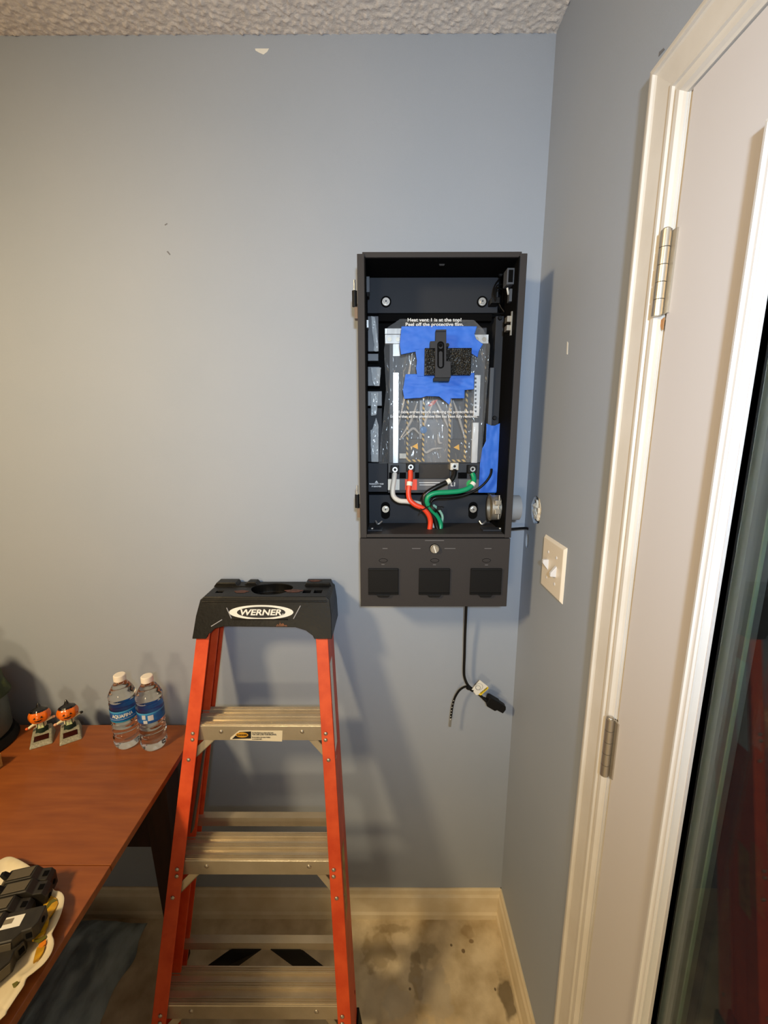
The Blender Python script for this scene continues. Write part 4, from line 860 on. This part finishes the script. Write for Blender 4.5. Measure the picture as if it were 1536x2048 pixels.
# ---- covered jar at the left edge, wooden block
jr = thing('covered_jar', 'dark green topped grey jar at the left edge of the table', 'jar', (-1.108, -.135, TZ))
c = (-1.108, -.135, TZ)
obj('jar_base', MB().lathe([(.001, 0), (.098, 0), (.100, .004), (.092, .024), (.001, .026)], c, 40), BLK, jr, smooth=True)
obj('jar_body', MB().lathe([(.001, .026), (.084, .026), (.088, .034), (.087, .125), (.084, .138), (.001, .138)], c, 40), mat('grey_teal_glaze', (84, 92, 88), .4), jr, smooth=True)
fz2 = lambda R, z, t: R*(1+.03*math.sin(7*t+z*30))
obj('green_cover', MB().lathe([(.080, .128), (.095, .134), (.097, .142), (.090, .160), (.085, .186), (.077, .210), (.060, .230), (.034, .243), (.012, .249), (.001, .250)], c, 48, fz2), mat('dark_green_cloth_cover', (38, 52, 18), .5, c2=(86, 100, 24), scale=22, lo=.5, hi=.72, bump=.3, bscale=60), jr, smooth=True)
obj('knob', MB().lathe([(.010, .247), (.022, .256), (.026, .270), (.018, .284), (.001, .288)], c, 24), mat('dark_green_cloth_cover', 0, .5), jr, smooth=True)
q = onz(5, 1545, TZ)
tag(obj('wooden_block', MB().box(q.x-.07, q.x-.018, q.y, q.y+.022, TZ, TZ+.036), mat('pale_pine', (206, 164, 96), .6, c2=(186, 140, 76), scale=20, stretch=(2, 10, 10)), loc=(q.x, q.y, TZ), bevel=.001), 'small pale wooden block cut off by the left edge', 'wood block')

# ---- scalloped platter with circuit breakers
plat = thing('serving_platter', 'white scalloped platter painted with yellow leaves on the table', 'platter', (-.66, -.56, TZ))
PZ = TZ+.016
rim = [onz(a, b, PZ) for a, b in ((0, 1722), (14, 1716), (30, 1718), (60, 1735), (90, 1762), (108, 1782), (120, 1785), (128, 1798), (123, 1826), (112, 1852), (104, 1869), (108, 1884), (103, 1906), (88, 1928), (66, 1947), (54, 1957), (48, 1972), (34, 1993), (16, 2020), (0, 2041))]
rim += [Vector((x, y, PZ)) for x, y in ((-.575, -.715), (-.64, -.745), (-.70, -.75), (-.77, -.72), (-.82, -.66), (-.83, -.58), (-.80, -.50))]
rim = spline(rim+[rim[0]], 4)[:-1]; n = len(rim); cc = Vector((-.665, -.585, 0))
def loopat(k, z): return [Vector((cc.x+(p_.x-cc.x)*k, cc.y+(p_.y-cc.y)*k, z)) for p_ in rim]
loops = [loopat(.66, TZ+.0015), loopat(.80, TZ+.004), loopat(.93, TZ+.013), loopat(1.0, PZ), loopat(1.005, PZ+.002), loopat(.99, PZ+.003), loopat(.92, TZ+.0165), loopat(.86, TZ+.009), loopat(.78, TZ+.006)]
vs = sum(loops, []); fs = [(q_*n+i, q_*n+(i+1) % n, (q_+1)*n+(i+1) % n, (q_+1)*n+i) for q_ in range(len(loops)-1) for i in range(n)]
PLM = mat('white_glaze', (222, 212, 186), .22, c2=(206, 192, 160), scale=18, coat=.3)
obj('dish', MB().add(vs, fs+[tuple(range((len(loops)-1)*n, len(loops)*n)), tuple(range(n-1, -1, -1))]), PLM, plat, smooth=True, sharp=70)
YEL = mat('yellow_glaze', (204, 156, 28), .3, c2=(170, 124, 20), scale=60)
OLV = mat('olive_glaze', (96, 92, 34), .3); AMB = mat('amber_glaze', (214, 124, 26), .3)
def paint(pts, m_, dz=0):
    obj('painted_leaf', MB().prism([onz(a, b, TZ+.0185+dz) for a, b in pts], (0, 0, -.004)), m_, plat)
paint([(88, 1795), (100, 1790), (113, 1797), (116, 1806), (112, 1815), (104, 1826), (96, 1836), (84, 1845), (78, 1838), (86, 1815)], YEL)
paint([(84, 1842), (98, 1834), (96, 1848), (88, 1862), (74, 1864), (78, 1850)], YEL, .0002)
paint([(99, 1802), (108, 1797), (115, 1800), (104, 1806), (94, 1818), (88, 1826), (86, 1822)], OLV, .0004)
paint([(76, 1868), (92, 1860), (88, 1868), (74, 1876), (64, 1880)], YEL)
paint([(67, 1880), (80, 1876), (92, 1870), (93, 1874), (84, 1882), (76, 1886), (78, 1882)], OLV, .0002)
paint([(78, 1888), (92, 1878), (92, 1886), (84, 1895), (76, 1895)], AMB, .0002)
paint([(74, 1894), (90, 1892), (86, 1904), (78, 1916), (66, 1924), (70, 1908)], YEL)
paint([(24, 1968), (34, 1962), (38, 1964), (33, 1970), (26, 1972)], OLV)
BKR = mat('breaker_black', (34, 31, 27), .45, c2=(44, 40, 33), scale=60)
BKT = mat('breaker_brownish_top', (84, 76, 62), .6)  # face plates brownish grey, lighter than the body
def breaker(label):
    r = thing('circuit_breaker', label, 'circuit breaker', (0, 0, 0), 'black circuit breakers on the platter')
    w2 = .0118; P = [(-.040, 0), (.036, 0), (.036, .026), (.031, .034), (.018, .036), (.010, .046), (-.030, .046), (-.040, .036)]
    bd = obj('body', MB().prism([(x, -w2, z) for x, z in P], (0, 2*w2, 0)), BKR, r, bevel=.0015)
    obj('face_plate', MB().prism([(-.028, -w2+.0035, .0462), (.007, -w2+.0035, .0462), (.009, w2-.0035, .0462), (-.026, w2-.0035, .0462)], (0, 0, .0012)), BKT, bd, bevel=.0005)
    obj('toggle', MB().hexa([(-.034, -.005, .044), (-.024, -.005, .044), (-.024, .005, .044), (-.034, .005, .044)], [(-.040, -.004, .054), (-.034, -.004, .055), (-.034, .004, .055), (-.040, .004, .054)]), BLK, r, bevel=.0008)
    obj('terminal_well', MB().prism([(.0225, -.0045, .0358), (.030, -.0045, .0346), (.030, .0045, .0346), (.0225, .0045, .0358)], (0, 0, .0008)), DEEP, bd)
    obj('terminal_screw', MB().cyl((.0362, 0, .014), (.0368, 0, .014), .0042, n=12), DEEP, bd)
    return r
ANG = math.radians(15)
ax = Vector((math.cos(ANG), math.sin(ANG), 0)); pp = Vector((math.sin(ANG), -math.cos(ANG), 0))
names = ['black circuit breaker farthest back in the row on the platter', 'second black circuit breaker from the back of the platter row', 'third black circuit breaker from the back of the platter row', 'black circuit breaker nearest the white sticker in the platter row']
base = Vector((-.604, -.492, TZ+.0075))
for i, nm in enumerate(names):
    b_ = breaker(nm); off = (0, .004, -.010, -.012)[i]
    b_.location = base + pp*(.0248*i) + ax*(off-.037); b_.rotation_euler = (0, 0, ANG)
# two breakers lying on their sides nearer the camera
def lying(label, loc, rz, sticker):
    r = breaker(label); r.location = loc; r.rotation_euler = (math.radians(90), 0, rz)
    if sticker:
        s_ = obj('sticker', MB().prism([(-.030, .0119, .008), (.010, .0119, .008), (.010, .0119, .026), (-.030, .0119, .026)], (0, .0003, 0)), PAPER, r)
        obj('sticker_print', MB().prism([(-.030, .0123, .011), (-.004, .0123, .011), (-.004, .0123, .019), (-.030, .0123, .019)], (0, .0002, 0)), mat('barcode_grey', (120, 112, 96), .6), s_)
    return r
def lie_at(a, b, rz, lx, lz, up=0.):           # centre of the sticker side at a place on the platter
    q = onz(a, b, TZ+.0315+up); o_ = Matrix.Rotation(rz, 3, 'Z') @ Vector((lx, -lz, 0)); return (q.x-o_.x, q.y-o_.y, TZ+.0195+up)
lying('black circuit breaker on its side with a white sticker', lie_at(16, 1846, math.radians(14), -.010, .017, .016), math.radians(14), True)
lying('black circuit breaker lying nearest the bare platter rim', lie_at(-8, 1915, math.radians(60), 0, .023), math.radians(60), False)

# ---- dark bag on the floor under the table
mb = MB(); nx, ny = 60, 60; bx0, bx1, by0, by1 = -1.25, -.775, -.55, -.03
for j in range(ny+1):
    for i in range(nx+1):
        u, v_ = i/nx, j/ny; x, y = bx0+(bx1-bx0)*u, by0+(by1-by0)*v_
        e = min(1, 5*min(u, 1-u))*min(1, 5*min(v_, 1-v_)); e = e**.6
        h = .10+.03*noise.noise(Vector((x*7, y*3, 1)))+.018*noise.noise(Vector((x*26, y*8, 2)))+.006*noise.noise(Vector((x*60, y*30, 2)))
        x += .02*noise.noise(Vector((y*12, 3, u)))*(1 if i in (0, nx) else .6)
        mb.v.append((x, y, max(.002, h*e)))
mb.f = [(j*(nx+1)+i, j*(nx+1)+i+1, (j+1)*(nx+1)+i+1, (j+1)*(nx+1)+i) for j in range(ny) for i in range(nx)]
bg = tag(obj('fabric_bag', mb, mat('dark_slate_fabric', (172, 190, 198), .7, c2=(108, 122, 132), scale=9, stretch=(3, 1, 1)), loc=(-.96, -.22, 0), smooth=True, sharp=80), 'dark slate crumpled fabric bag on the floor under the table', 'bag')
